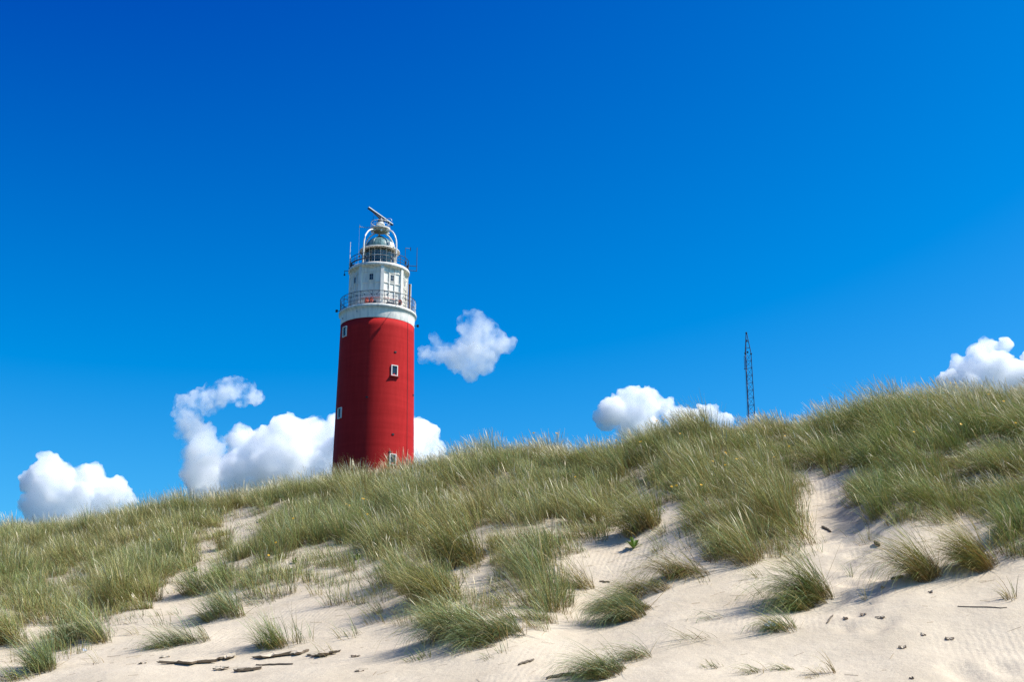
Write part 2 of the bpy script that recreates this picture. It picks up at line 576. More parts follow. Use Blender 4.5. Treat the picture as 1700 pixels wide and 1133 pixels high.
def height(X, Y):
    X = np.asarray(X, float); Y = np.asarray(Y, float)
    z, t = base_h(X, Y)
    c, _ = cover(X, Y, True)
    inner = np.clip((t + 0.35) / 0.4, 0, 1) * np.clip((1.9 - t) / 0.6, 0, 1)
    crest = 1 - np.exp(-((t - 1.0) / 0.12) ** 2)
    z = z + inner * (0.20 * (c - 0.5) * crest + 0.30 * fbm(X / 4.5, Y / 4.5, 3, 3) * (0.3 + 0.7 * crest) * (0.45 + 0.55 * c)
                     + 0.09 * fbm(X / 1.1, Y / 1.1, 3, 9) * (0.4 + c))
    # sand bank with a soft edge along the foot
    z = z + 0.10 * np.clip((t + 0.6) / 0.4, 0, 1) * fbm(X / 2.6, Y / 1.8, 3, 14) * (1 - c)
    # far land: gentle back dunes, a knoll under the tower
    far = np.clip((Y - 60) / 40, 0, 1)
    z = z + far * 1.2 * fbm(X / 30, Y / 30, 3, 20)
    z = z + 15.0 * np.exp(-(((X + 14.56) / 17.0) ** 2 + ((Y - 141) / 17.0) ** 2))
    return z


def pix2ground(px, py):
    px = np.atleast_1d(np.asarray(px, float)); py = np.atleast_1d(np.asarray(py, float))
    u, e = px_ue(px, py)
    ys = np.linspace(9, 60, 1021)
    out = []
    for a, b in zip(u, e):
        g = height(a * ys, ys)
        hit = np.nonzero(g >= CZ + b * ys)[0]
        y = ys[hit[0]] if len(hit) else ys[np.argmax((g - CZ) / ys)]
        out.append((a * y, y))
    o = np.array(out)
    return o[:, 0], o[:, 1], height(o[:, 0], o[:, 1])


TUFTS = [
    (1556, 958, 46, 82, 420, 1.0, 'olive', .03, 'isolated marram tuft casting a long dark shadow on the right sand slope'),
    (1622, 938, 70, 92, 560, .75, 'olive', .05, 'wide marram tuft with pale seed heads right of the isolated shadow tuft'),
    (1352, 992, 92, 92, 900, 1.0, 'green', .015, 'big green marram tuft hanging over the left edge of the sandy path'),
    (1300, 1040, 50, 46, 160, .9, 'blue', .0, 'thin green marram tuft beside the whitish plastic scrap'),
    (1062, 1018, 46, 66, 520, 1.1, 'blue', .01, 'crescent shaped dark marram tuft on bare sand right of centre'),
    (1128, 958, 104, 58, 700, 1.1, 'olive', .0, 'low wide marram tuft combed flat, above the crescent shaped one'),
    (978, 975, 34, 66, 190, .75, 'straw', .06, 'slim pale marram tuft with straw heads by the dark roots'),
    (1022, 1118, 62, 66, 420, 1.15, 'blue', .0, 'bluish marram tuft at the bottom centre right, leaning hard left'),
    (1066, 1092, 50, 48, 150, 1.1, 'blue', .0, 'thin marram tuft touching the right side of the bluish bottom tuft'),
    (735, 1000, 92, 86, 700, .55, 'olive', .01, 'tall olive marram tuft standing on sand below the tower'),
    (772, 1052, 74, 70, 560, .8, 'blue', .0, 'dense grey green marram tuft in front of the tall olive one'),
    (826, 1060, 66, 66, 420, .9, 'blue', .0, 'spiky grey green marram tuft right of the dense grey green one'),
    (873, 1052, 56, 60, 240, .9, 'blue', .0, 'thin see through marram tuft at the right end of the grey green row'),
    (454, 1072, 36, 46, 240, .5, 'green', .0, 'green marram tuft right above the broad sand crust plate'),
    (490, 1070, 52, 42, 70, .3, 'blue', .0, 'row of thin upright marram stalks right of the green tuft over the crust'),
    (378, 1022, 70, 46, 460, .6, 'blue', .0, 'dark green marram tuft upper half of the leaning pair left of centre'),
    (322, 1062, 84, 44, 420, .75, 'blue', .0, 'lighter marram tuft lower half of the leaning pair left of centre'),
    (352, 978, 66, 48, 560, .5, 'green', .0, 'rounded green marram tuft where the sand chute begins'),
    (432, 1000, 60, 26, 120, .6, 'blue', .0, 'low sparse marram tuft right of the rounded green tuft'),
    (82, 1112, 62, 54, 420, .55, 'blue', .0, 'bottom left marram tuft with a white paper scrap in it'),
    (44, 1126, 50, 30, 140, .7, 'green', .0, 'small marram tuft in the bottom left corner'),
    (136, 1068, 76, 60, 520, .5, 'blue', .01, 'grey green marram tuft above the bottom left one'),
    (20, 1068, 60, 56, 460, .6, 'olive', .0, 'dark marram tuft at the left edge overhanging the sand'),
    (374, 912, 26, 38, 180, .0, 'brown', .0, 'small dark marram tuft in the sandy hollow left of the tower'),
    (1076, 874, 62, 60, 560, .5, 'olive', .0, 'round brownish marram tuft above the bright green leafy plant'),
    (780, 928, 96, 92, 800, .45, 'olive', .0, 'large fountain shaped marram tuft on the slope right below the tower'),
    (1170, 1062, 44, 48, 34, 1.2, 'blue', .0, 'wispy grass sprig on bare sand below the low wide tuft'),
    (1262, 1118, 30, 38, 40, 1.0, 'green', .0, 'grass sprig at the bottom, left one of the pair below the plastic scrap'),
    (1312, 1112, 30, 40, 44, 1.0, 'green', .0, 'grass sprig at the bottom, right one of the pair below the plastic scrap'),
    (1374, 1120, 28, 40, 50, .9, 'straw', .0, 'yellowish grass sprig alone left of the rippled sand'),
    (1676, 996, 26, 32, 40, .3, 'straw', .0, 'straw coloured sprig near the right edge on open sand'),
    (1206, 1024, 40, 36, 30, 1.2, 'blue', .0, 'faint grass sprig on the sand left of the big hanging tuft'),
    (570, 1004, 50, 56, 90, .25, 'blue', .0, 'sparse bluish sprig on the open sand left below the tower'),
    (528, 990, 24, 44, 26, .2, 'olive', .0, 'pair of lone stalks left of the sparse bluish sprig'),
    (628, 1020, 18, 34, 36, .35, 'straw', .0, 'little dry sprig between the sparse sprig and the tall olive tuft'),
    (586, 1056, 40, 30, 30, .5, 'blue', .0, 'flat dark sprig with thin stalks above the small crust flake'),
    (556, 1088, 26, 36, 22, .7, 'straw', .0, 'few dry stalks leaning over the thickest sand crust plate'),
    (700, 1096, 44, 24, 60, .6, 'green', .0, 'low green sprig at the foot of the grey green row'),
    (1180, 1108, 34, 22, 40, .9, 'green', .0, 'small flat sprig low on the sand right of the bluish bottom tuft'),
    (648, 968, 60, 50, 150, .3, 'green', .0, 'open green sprig just under the middle grass slope'),
    (900, 1000, 60, 40, 60, .8, 'blue', .0, 'thin grass sprig left of the dark roots in the sand'),
    (1434, 1000, 12, 22, 10, .2, 'straw', .0, 'single dry stalk among the footprints'),
    (1412, 960, 14, 26, 12, .3, 'blue', .0, 'few faint stalks in the middle of the sandy path'),
    (1440, 900, 24, 26, 14, .2, 'straw', .0, 'dry stalks at the shaded top of the sandy path'),
]
_k = np.array([t[:3] for t in TUFTS if t[4] >= 160], float)
MX0, MY0, _ = pix2ground(_k[:, 0], _k[:, 1])
MR0 = np.clip(_k[:, 2] * MY0 * 1.06 / F * 0.5, 0.1, 0.6)

FX, FY, _ = pix2ground(FOOT[:, 0], FOOT[:, 1])
_height0 = height


def height(X, Y):
    z = _height0(X, Y)
    for x, y, s in zip(FX, FY, FOOT[:, 2]):
        d2 = ((X - x) / (0.16 * s)) ** 2 + ((Y - y) / (0.24 * s)) ** 2
        z = z - 0.055 * s * np.exp(-d2) + 0.02 * s * np.exp(-(np.sqrt(d2 + 1e-6) - 1.7) ** 2 * 3)
    for x, y, r_ in zip(MX0, MY0, MR0):       # sand caught round the lone tufts, trailing downwind
        dx = X - x; dy = Y - y
        z = z + 0.22 * r_ * np.exp(-((dx / np.where(dx < 0, 2.6 * r_, 1.1 * r_)) ** 2 + (dy / (1.1 * r_)) ** 2))
    return z


def axis_steps(lo, hi, step, far, grow=1.35):
    a = list(np.arange(lo, hi + 1e-6, step))
    s = step
    while a[-1] < far:
        s *= grow
        a.append(a[-1] + s)
    s = step
    while a[0] > -far:
        s *= grow
        a.insert(0, a[0] - s)
    return np.array(a)


def np_mesh(name, verts, faces, mat, parent=None, cols=None, smooth=False, scal=None):
    """verts (n,3), faces (m,k) all with k corners"""
    me = bpy.data.meshes.new(name)
    k = faces.shape[1]
    me.vertices.add(len(verts)); me.vertices.foreach_set('co', np.ascontiguousarray(verts, np.float32).ravel())
    me.loops.add(faces.size); me.loops.foreach_set('vertex_index', np.ascontiguousarray(faces, np.int32).ravel())
    me.polygons.add(len(faces))
    me.polygons.foreach_set('loop_start', np.arange(0, faces.size, k, dtype=np.int32))
    me.update(calc_edges=True)
    if smooth:
        me.shade_smooth()
    if cols is not None:
        at = me.attributes.new('col', 'FLOAT_COLOR', 'POINT')
        c4 = np.ones((len(verts), 4), np.float32); c4[:, :3] = cols
        at.data.foreach_set('color', c4.ravel())
    if scal is not None:
        at = me.attributes.new(scal[0], 'FLOAT', 'POINT')
        at.data.foreach_set('value', np.ascontiguousarray(scal[1], np.float32))
    me.materials.append(mat)
    o = bpy.data.objects.new(name, me)
    return link(o, parent)


xs = axis_steps(-24, 24, 0.11, 6000)
ya = list(np.arange(10, 58, 0.11))
s = 0.11
while ya[-1] < 170:
    s = min(s * 1.2, 2.5); ya.append(ya[-1] + s)
while ya[-1] < 9000:
    s *= 1.35; ya.append(ya[-1] + s)
s = 0.11
while ya[0] > -3000:
    s *= 1.35; ya.insert(0, ya[0] - s)
ys_ = np.array(ya)
GX, GY = np.meshgrid(xs, ys_)
GZ = height(GX, GY)
nx, ny = len(xs), len(ys_)
idx = np.arange(nx * ny).reshape(ny, nx)
fq = np.stack([idx[:-1, :-1], idx[:-1, 1:], idx[1:, 1:], idx[1:, :-1]], -1).reshape(-1, 4)
cov, tcov = cover(GX, GY, True)
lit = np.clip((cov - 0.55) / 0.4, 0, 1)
ground = np_mesh('dune_ground', np.stack([GX, GY, GZ], -1).reshape(-1, 3), fq, M['sand'], smooth=True, scal=('litter', lit.ravel()))
at_ = ground.data.attributes.new('heath', 'FLOAT', 'POINT')
at_.data.foreach_set('value', np.ascontiguousarray(np.clip((tcov - 1.15) / 0.3, 0, 1) * np.clip((GY - 12) / 10, 0, 1), np.float32).ravel())
tag(ground, kind='structure')

# unseen sea added close behind the viewer to cut sand bounce on the tower
m_, nt_, bs_ = newmat('unseen_sea')
bs_.inputs['Base Color'].default_value = (0.03, 0.06, 0.07, 1)
bs_.inputs['Roughness'].default_value = 0.15
wn = nt_.nodes.new('ShaderNodeTexNoise'); wn.inputs['Scale'].default_value = 0.6; wn.inputs['Detail'].default_value = 6
wc = nt_.nodes.new('ShaderNodeTexCoord'); nt_.links.new(wc.outputs['Object'], wn.inputs['Vector'])
wb = nt_.nodes.new('ShaderNodeBump'); wb.inputs['Distance'].default_value = 0.3
nt_.links.new(wn.outputs['Fac'], wb.inputs['Height']); nt_.links.new(wb.outputs[0], bs_.inputs['Normal'])
bm = bmesh.new()
bm.faces.new([bm.verts.new(c) for c in ((-6000, -3000, .25), (6000, -3000, .25), (6000, -24, .25), (-6000, -24, .25))])
sea = obj('unseen_sea', bm, m_)
tag(sea, kind='structure')

# ------------------------------------------------------------------ marram grass
WIND = np.array([-0.97, -0.24])
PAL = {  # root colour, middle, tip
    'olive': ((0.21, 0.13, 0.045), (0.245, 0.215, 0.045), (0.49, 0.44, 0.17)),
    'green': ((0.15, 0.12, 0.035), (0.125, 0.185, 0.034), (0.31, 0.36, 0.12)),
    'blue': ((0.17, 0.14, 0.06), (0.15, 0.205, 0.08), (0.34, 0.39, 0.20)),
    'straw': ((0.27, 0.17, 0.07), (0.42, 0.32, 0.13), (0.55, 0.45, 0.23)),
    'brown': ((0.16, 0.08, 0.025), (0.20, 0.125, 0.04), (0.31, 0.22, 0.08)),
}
PNAMES = ['olive', 'green', 'blue', 'straw', 'brown']
PARR = np.array([PAL[k] for k in PNAMES])


def blades(rng, root, d, length, a0, bend, width, pal, segs=4, seed_head=False):
    """ribbon blades. root (n,3), d (n,2) unit lean direction, a0 start angle, bend added angle"""
    n = len(root)
    s = np.linspace(0, 1, segs + 1)
    ang = a0[:, None] + bend[:, None] * s[None, :] ** 1.3
    seg = length[:, None] / segs
    hx = np.zeros((n, segs + 1)); hz = np.zeros((n, segs + 1))
    am = 0.5 * (ang[:, 1:] + ang[:, :-1])
    hx[:, 1:] = np.cumsum(np.sin(am) * seg, 1)
    hz[:, 1:] = np.cumsum(np.cos(am) * seg, 1)
    P = np.empty((n, segs + 1, 3))
    P[:, :, 0] = root[:, None, 0] + hx * d[:, None, 0]
    P[:, :, 1] = root[:, None, 1] + hx * d[:, None, 1]
    P[:, :, 2] = root[:, None, 2] + hz
    th = rng.rand(n) * math.pi
    wv = np.stack([np.cos(th), np.sin(th), rng.uniform(-.3, .3, n)], -1)
    if seed_head:
        prof = np.where(s < 0.76, 0.35, np.where(s < 0.999, 1.0, 0.3))
    else:
        prof = np.where(s < 0.5, 1.0, 1.0 - (s - 0.5) * 1.5)
    W = wv[:, None, :] * (width[:, None] * prof[None, :] * 0.5)[:, :, None]
    V = np.stack([P - W, P + W], 2).reshape(n, -1, 3)      # n, (segs+1)*2, 3
    base = (np.arange(n) * (segs + 1) * 2)[:, None]
    f = []
    for k in range(segs):
        f.append(np.stack([base[:, 0] + 2 * k, base[:, 0] + 2 * k + 1, base[:, 0] + 2 * k + 3, base[:, 0] + 2 * k + 2], -1))
    Fc = np.stack(f, 1).reshape(-1, 4)
    pc = PARR[pal]                                          # n,3,3
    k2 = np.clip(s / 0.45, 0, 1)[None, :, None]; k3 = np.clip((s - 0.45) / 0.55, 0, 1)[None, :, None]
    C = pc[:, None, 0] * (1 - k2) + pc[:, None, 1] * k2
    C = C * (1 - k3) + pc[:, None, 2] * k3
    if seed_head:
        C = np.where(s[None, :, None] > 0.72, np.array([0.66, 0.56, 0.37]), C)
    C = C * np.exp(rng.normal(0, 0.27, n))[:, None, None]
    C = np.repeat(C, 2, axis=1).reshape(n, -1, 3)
    return V.reshape(-1, 3), Fc, C.reshape(-1, 3)


def tuft_arrays(rng, cx, cy, rad, hgt, nb, wind, palw, heads=0.02, width=0.0056, push=None):
    """many tufts at once; cx.. arrays per tuft; palw (n,5) palette weights"""
    T = np.repeat(np.arange(len(cx)), nb)
    n = len(T)
    a = rng.rand(n) * 2 * math.pi
    r = np.sqrt(rng.rand(n))
    off = np.stack([np.cos(a), np.sin(a)], -1) * r[:, None]
    rx = cx[T] + off[:, 0] * rad[T]; ry = cy[T] + off[:, 1] * rad[T] * 0.9
    root = np.stack([rx, ry, height(rx, ry) - 0.02], -1)
    v = WIND[None] * wind[T][:, None] + off * 0.45 + rng.normal(0, 0.24, (n, 2))
    if push is not None:
        v = v + push[T]
    mag = np.linalg.norm(v, axis=1)
    d = v / np.maximum(mag, 1e-5)[:, None]
    mag = np.clip(mag, 0, 1.9)
    L = hgt[T] * (0.38 + 0.92 * rng.rand(n) ** 1.15) * (1 - 0.22 * r)
    a0 = mag * 0.5
    bend = mag * rng.uniform(0.4, 1.25, n)
    cw = np.cumsum(palw / palw.sum(1, keepdims=True), 1)
    pal = (rng.rand(n)[:, None] > cw[T]).sum(1).clip(0, 4)
    # broken and fallen dead blades round the foot
    fallen = rng.rand(n) < 0.10
    a0 = np.where(fallen, rng.uniform(0.7, 1.45, n), a0); bend = np.where(fallen, rng.uniform(0, 0.35, n), bend)
    ra_ = rng.rand(n) * 2 * math.pi
    rd = np.stack([np.cos(ra_), np.sin(ra_)], -1) + WIND[None] * 0.5
    rd /= np.linalg.norm(rd, axis=1, keepdims=True) + 1e-6
    d = np.where(fallen[:, None], rd, d)
    L = np.where(fallen, L * 0.7, L)
    pal = np.where(fallen, np.where(rng.rand(n) < 0.5, 3, 4), pal)
    kink = rng.rand(n) < 0.12
    bend = np.where(kink, bend + rng.uniform(0.4, 1.3, n), bend)
    W = width * rng.uniform(0.6, 1.4, n)
    out = [blades(rng, root, d, L, a0, bend, W, pal)]
    h = rng.rand(n) < (heads[T] if isinstance(heads, np.ndarray) else heads)
    if h.any():
        k = h.sum()
        out.append(blades(rng, root[h], d[h], np.minimum(hgt[T][h], 0.82) * rng.uniform(1.0, 1.25, k), a0[h] * 0.7, bend[h] * 0.55,
                          np.full(k, 0.0125) * rng.uniform(.8, 1.25, k), np.full(k, 3), segs=6, seed_head=True))
    return out


def merge(parts):
    V, Fc, C = [], [], []
    o = 0
    for v, f, c in parts:
        V.append(v); Fc.append(f + o); C.append(c); o += len(v)
    return np.concatenate(V), np.concatenate(Fc), np.concatenate(C)


rng = np.random.RandomState(11)
SP = 0.33
tx, ty = np.meshgrid(np.arange(-44, 40, SP), np.arange(14, 60, SP))
tx = (tx + rng.uniform(-.5, .5, tx.shape) * SP).ravel(); ty = (ty + rng.uniform(-.5, .5, ty.shape) * SP).ravel()
cv, tq = cover(tx, ty)
uu = tx / ty
# ragged edges and small openings in the cover
brk = fbm(tx / 1.6, ty / 1.6, 3, 40)
keep = (rng.rand(len(tx)) < cv * np.clip(1.15 + brk * 1.2, 0.25, 1.0)) & (np.abs(uu) < 0.8) & (tq < 1.28) & (tq > -0.25)
p0x, p0y = world_px(tx, ty, base_h(tx, ty)[0])
keep |= (cv > 0.85) & (p0x > 1400) & (uu < 0.5) & (tq < 1.28) & (tq > -0.25)
keep &= ~((brk < -0.24) & (cv > 0.9) & (tq < 0.93) & (p0x < 1350))
tx, ty, cv, tq, brk = tx[keep], ty[keep], cv[keep], tq[keep], brk[keep]
nT = len(tx)
uu = tx / ty
# every tuft belongs to a tussock about a metre across: high in the middle, low and thin at its rim
qx, qy = np.meshgrid(np.arange(-44, 40, 1.05), np.arange(13, 61, 1.25))
qx = (qx + rng.uniform(-.5, .5, qx.shape)).ravel(); qy = (qy + rng.uniform(-.6, .6, qy.shape)).ravel()
own = np.empty(nT, int); dist = np.empty(nT)
for a in range(0, nT, 500):
    dd = (tx[a:a + 500, None] - qx) ** 2 + ((ty[a:a + 500, None] - qy) * 0.85) ** 2
    own[a:a + 500] = dd.argmin(1); dist[a:a + 500] = np.sqrt(dd.min(1))
qh = np.clip(rng.normal(1.0, 0.2, len(qx)), 0.6, 1.4)
qp = rng.dirichlet([1.6, 1.5, 0.9, 0.5, 0.6], len(qx))
rim = np.clip(dist / 0.72, 0, 1)
push = np.stack([tx - qx[own], ty - qy[own]], -1) * 0.75
n1 = fbm(tx / 3.0, ty / 3.0, 3, 50); n2 = fbm(tx / 2.2, ty / 2.2, 3, 60); n3 = fbm(tx / 1.2, ty / 1.2, 2, 70)
wind = np.interp(uu, [-0.4, -0.1, 0.15, 0.4], [0.30, 0.42, 0.72, 0.88]) * (1 + 0.5 * n3)
size = np.clip(0.70 + 0.55 * n2 + rng.normal(0, 0.07, nT), 0.36, 1.05) * (0.55 + 0.45 * cv) * np.interp(uu, [-.4, 0, .4], [0.86, 1.0, 1.0])
size = np.where(tq > 0.88, size * 0.78, size) * qh[own] * (1.16 - 0.55 * rim ** 1.6)
pxt, pyt = world_px(tx, ty, base_h(tx, ty)[0])
tall = np.exp(-(((pxt - 1265) / 75) ** 2 + ((pyt - 880) / 60) ** 2))
size = size * (1 + 0.22 * tall)
gr = np.clip((pxt - 1330) / 60, 0, 1)
pw = 0.55 * qp[own] + tall[:, None] * np.array([.6, 0, 0, .2, .7]) + gr[:, None] * np.array([0, .55, .1, 0, 0]) + np.stack([np.full(nT, 0.68) + n1 * 0.5, 0.26 - n1 * 0.8 + np.clip(uu, 0, 1) * 0.5, 0.13 + n2 * 0.3 + (cv < 0.7) * 0.35,
               0.09 + n3 * 0.10, np.full(nT, 0.14) + np.clip(n1, 0, 1) * 0.3], -1).clip(0.02, 3)
nbl = np.clip(rng.normal(172, 30, nT) * (0.2 + 0.8 * cv) * (1.15 - 0.5 * rim) * np.where(np.abs(uu) > 0.46, 0.6, 1), 24, 260).astype(int)
heads = np.where(tq > 0.86, 0.085, 0.006 + 0.02 * (n3 > 0.1)) * np.interp(uu, [-.4, 0.0, .4], [.6, 1, 1.0])
heads = np.where(cv < 0.7, 0.006, heads)
print('tufts', nT, 'blades', nbl.sum())
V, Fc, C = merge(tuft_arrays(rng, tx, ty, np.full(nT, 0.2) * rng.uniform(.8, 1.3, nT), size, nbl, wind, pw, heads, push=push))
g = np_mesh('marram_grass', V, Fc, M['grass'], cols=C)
tag(g, 'windblown olive green marram grass with pale seed heads covering the dune', 'grass', kind='stuff')

# thin loose sprigs and straw trailing out of the cover over the sand
sx, sy = np.meshgrid(np.arange(-24, 26, 0.42), np.arange(14, 50, 0.42))
sx = (sx + rng.uniform(-.5, .5, sx.shape) * 0.42).ravel(); sy = (sy + rng.uniform(-.5, .5, sy.shape) * 0.42).ravel()
cw_, tw_ = cover(sx, sy)
pxs, pys = world_px(sx, sy, base_h(sx, sy)[0])
prob = mlook(blur(mask, 12), pxs, pys)
kk = (cw_ < 0.5) & (tw_ < 0.95) & (tw_ > -0.1) & (rng.rand(len(sx)) < np.clip(prob * 1.5 - 0.1, 0, 0.8)) & (np.abs(sx / sy) < 0.5)
gul = (pxs > 1370) & (pys > 780)
kk &= ~(gul & (rng.rand(len(sx)) < 0.85))
sx, sy = sx[kk], sy[kk]
nS = len(sx)
print('sprigs', nS)
V, Fc, C = merge(tuft_arrays(rng, sx, sy, rng.uniform(.06, .25, nS), rng.uniform(.22, .5, nS), rng.randint(5, 26, nS),
                             rng.uniform(.4, 1.3, nS), np.tile([.4, .35, .8, .35, .2], (nS, 1)) * rng.uniform(.3, 1, (nS, 5)), 0.0, width=0.0065))
g = np_mesh('sparse_grass', V, Fc, M['grass'], cols=C)
tag(g, 'thin scattered grass shoots trailing over the bare dune sand', 'grass', kind='stuff')
# dead straw lying on the sand
nL = 5200
lx = rng.uniform(-20, 20, nL * 6); ly = rng.uniform(15, 42, nL * 6)
cl, tl_ = cover(lx, ly, True)
pxs, pys = world_px(lx, ly, base_h(lx, ly)[0])
pr = mlook(blur(mask, 14), pxs, pys)
kk = (cl < 0.8) & (rng.rand(nL * 6) < pr * 0.55 + 0.02) & (tl_ > -0.4) & (tl_ < 1)
lx, ly = lx[kk][:nL], ly[kk][:nL]
k = len(lx)
aa = rng.normal(math.pi, 0.8, k)
d_ = np.stack([np.cos(aa), np.sin(aa)], -1)
ll = rng.uniform(.04, .26, k)
ex, ey = lx + d_[:, 0] * ll, ly + d_[:, 1] * ll
z0_ = height(lx, ly) + 0.006; z1_ = height(ex, ey) + 0.008
wv_ = np.stack([-d_[:, 1], d_[:, 0], np.full(k, 0.5)], -1) * (rng.uniform(.0015, .0035, k))[:, None]
a_ = np.stack([lx, ly, z0_], -1); b_ = np.stack([ex, ey, z1_], -1)
V = np.stack([a_ - wv_, a_ + wv_, b_ + wv_, b_ - wv_], 1).reshape(-1, 3)
Fc = np.arange(4 * k).reshape(-1, 4)
cc = np.array([[.30, .21, .11], [.44, .34, .19], [.16, .10, .05]])[rng.randint(0, 3, k)]
g = np_mesh('straw_litter', V, Fc, M['grass'], cols=np.repeat(cc, 4, axis=0))
tag(g, 'dry straw bits blown over the sand between the grass', 'straw', kind='stuff')

# ------------------------------------------------------------------ tufts standing alone on the sand
#      root px, root py, width px, height px, blades, wind, palette, heads, label
PW = {'olive': (1, .35, .2, .25, .2), 'green': (.35, 1, .3, .1, .08), 'blue': (.25, .35, 1, .18, .05),
      'straw': (.5, .15, .2, 1, .2), 'brown': (.9, .3, .1, .3, .7)}
ks = np.array([t[:2] for t in TUFTS], float)
tX, tY, tZ = pix2ground(ks[:, 0], ks[:, 1])
for i, (px, py, wp, hp, nb, wd, pl, hd, lab) in enumerate(TUFTS):
    rg = np.random.RandomState(900 + i)
    if nb >= 160:
        wp, hp, nb = wp * 1.25, hp * 1.14, int(nb * 1.4)
    x, y = tX[i], tY[i]
    sc = y * 1.06 / F
    rad = max(wp * sc * 0.46, 0.06); hg = hp * sc / (0.88 - 0.18 * min(wd, 1.2))
    nsub = max(2, int(round((rad / 0.12) ** 1.3)))
    if nb < 100: nsub = max(nsub, 2)
    a = rg.rand(nsub) * 6.283; r = np.sqrt(rg.rand(nsub)) * rad * 0.8
    cx = x + np.cos(a) * r; cy_ = y + np.sin(a) * r * 0.6
    tail = rg.rand(nsub) ** 1.5 * (rad * 1.9 * max(0.0, wd - 0.35))          # tussock smeared downwind
    cx = cx - tail * 0.93; cy_ = cy_ - tail * 0.40
    sparse = nb < 200
    nbb = np.full(nsub, max(4, int(nb * 1.25 / nsub)))
    subr = np.full(nsub, min(rad, 0.17) if not sparse else rad * 0.9)
    P = tuft_arrays(rg, cx, cy_, subr, hg * 1.12 * rg.uniform(.62, 1.12, nsub) * (1 - 0.35 * tail / (tail.max() + 1e-3) * (tail.max() > 0.1)), nbb, (0.1 + wd * 1.5) * rg.uniform(.75, 1.35, nsub), np.tile(np.array(PW[pl], float), (nsub, 1)),
                    hd, width=0.0062 if not sparse else 0.0068)
    V, Fc, C = merge(P)
    V = V - np.array([x, y, tZ[i]])
    o = np_mesh('marram_tuft' if nb >= 100 else 'grass_sprig', V, Fc, M['grass'], cols=C)
    o.location = (x, y, tZ[i])
    tag(o, lab, 'grass tuft' if nb >= 100 else 'grass sprig', 'marram tufts standing alone on the sand')


# ------------------------------------------------------------------ lighthouse
GB = 22.0                                  # ground height at the tower foot
LH = empty('lighthouse', (-14.56, 140.0, GB), R(5.95))
tag(LH, 'tall red lighthouse with white upper gallery, lamp dome and radar bar behind the grassy dune', 'lighthouse')


def pol(r, deg, z):
    a = R(deg)
    return Vector((r * math.sin(a), -r * math.cos(a), z))


def tower_r(z): return 4.40 - (4.40 - 3.96) * z / 23.1


bm = bmesh.new()
lathe(bm, [(tower_r(z), z) for z in np.linspace(-3, 23.1, 30)], 128)
tower = obj('tower_wall', bm, M['red'], LH, True)
# joint line, small vents
bm = bmesh.new()
tube(bm, [pol(tower_r(z) + 0.02, 54, z) for z in np.linspace(0, 23.2, 20)], 0.022, 6)
obj('lightning_conductor', bm, M['black'], LH)
for dg, z in ((29, 39.8 - 20.4), (27.2, 30.9 - 20.4), (75, 35.8 - 20.4), (23, 29.0 - 20.4), (-12, 14.3)):
    bm = bmesh.new()
    p = pol(tower_r(z) + 0.01, dg, z)
    box(bm, p, (0.24, 0.1, 0.16), Matrix.Rotation(R(dg), 4, 'Z'))
    obj('wall_vent', bm, M['black'], LH)

# white band, cove and gallery deck
bm = bmesh.new()
lathe(bm, [(3.975, 23.06), (3.985, 23.1), (3.99, 23.7), (4.01, 23.95), (4.07, 24.1), (4.16, 24.2)], 128, cap=False)
obj('white_band', bm, M['white'], LH, True)
bm = bmesh.new()
lathe(bm, [(3.2, 24.19), (4.14, 24.2), (4.2, 24.26), (4.21, 24.42), (4.18, 24.52), (4.1, 24.56), (2.9, 24.58)], 128)
obj('gallery_deck', bm, M['cream'], LH, True)


def tower_window(deg, z, sill=True, w=0.76, h=1.16, parent=LH, r=None, fw=0.085):
    r = tower_r(z) if r is None else r
    rot = Matrix.Rotation(R(deg), 4, 'Z')
    c = pol(r, deg, z)
    out = pol(1, deg, 0)
    t = rot.to_3x3() @ Vector((1, 0, 0))
    fr = bmesh.new()
    for sx in (-1, 1):
        box(fr, c + out * 0.03 + t * sx * (w / 2 - fw / 2), (fw, 0.16, h), rot)
    for sz in (-1, 1):
        box(fr, c + out * 0.03 + Vector((0, 0, sz * (h / 2 - fw / 2))), (w - 2 * fw, 0.15, fw), rot)
    f = obj('window', fr, M['white_clean'], parent)
    pb = bmesh.new()
    box(pb, c - out * 0.025, (w - 2 * fw, 0.06, h - 2 * fw), rot)
    obj('pane', pb, M['pane'], f)
    if sill:
        sb = bmesh.new()
        box(sb, c + out * 0.09 - Vector((0, 0, h / 2 + 0.07)), (w + 0.26, 0.30, 0.10), rot)
        obj('sill', sb, M['red_sill'], f)
    return f


tower_window(27.6, 37.75 - 20.4)
tower_window(27.2, 28.25 - 20.4, sill=False)
tower_window(-58.7, 42.3 - 20.4, sill=False)
tower_window(-60.5, 33.4 - 20.4, sill=False)
tower_window(165, 30 - 20.4)
tower_window(120, 38 - 20.4)

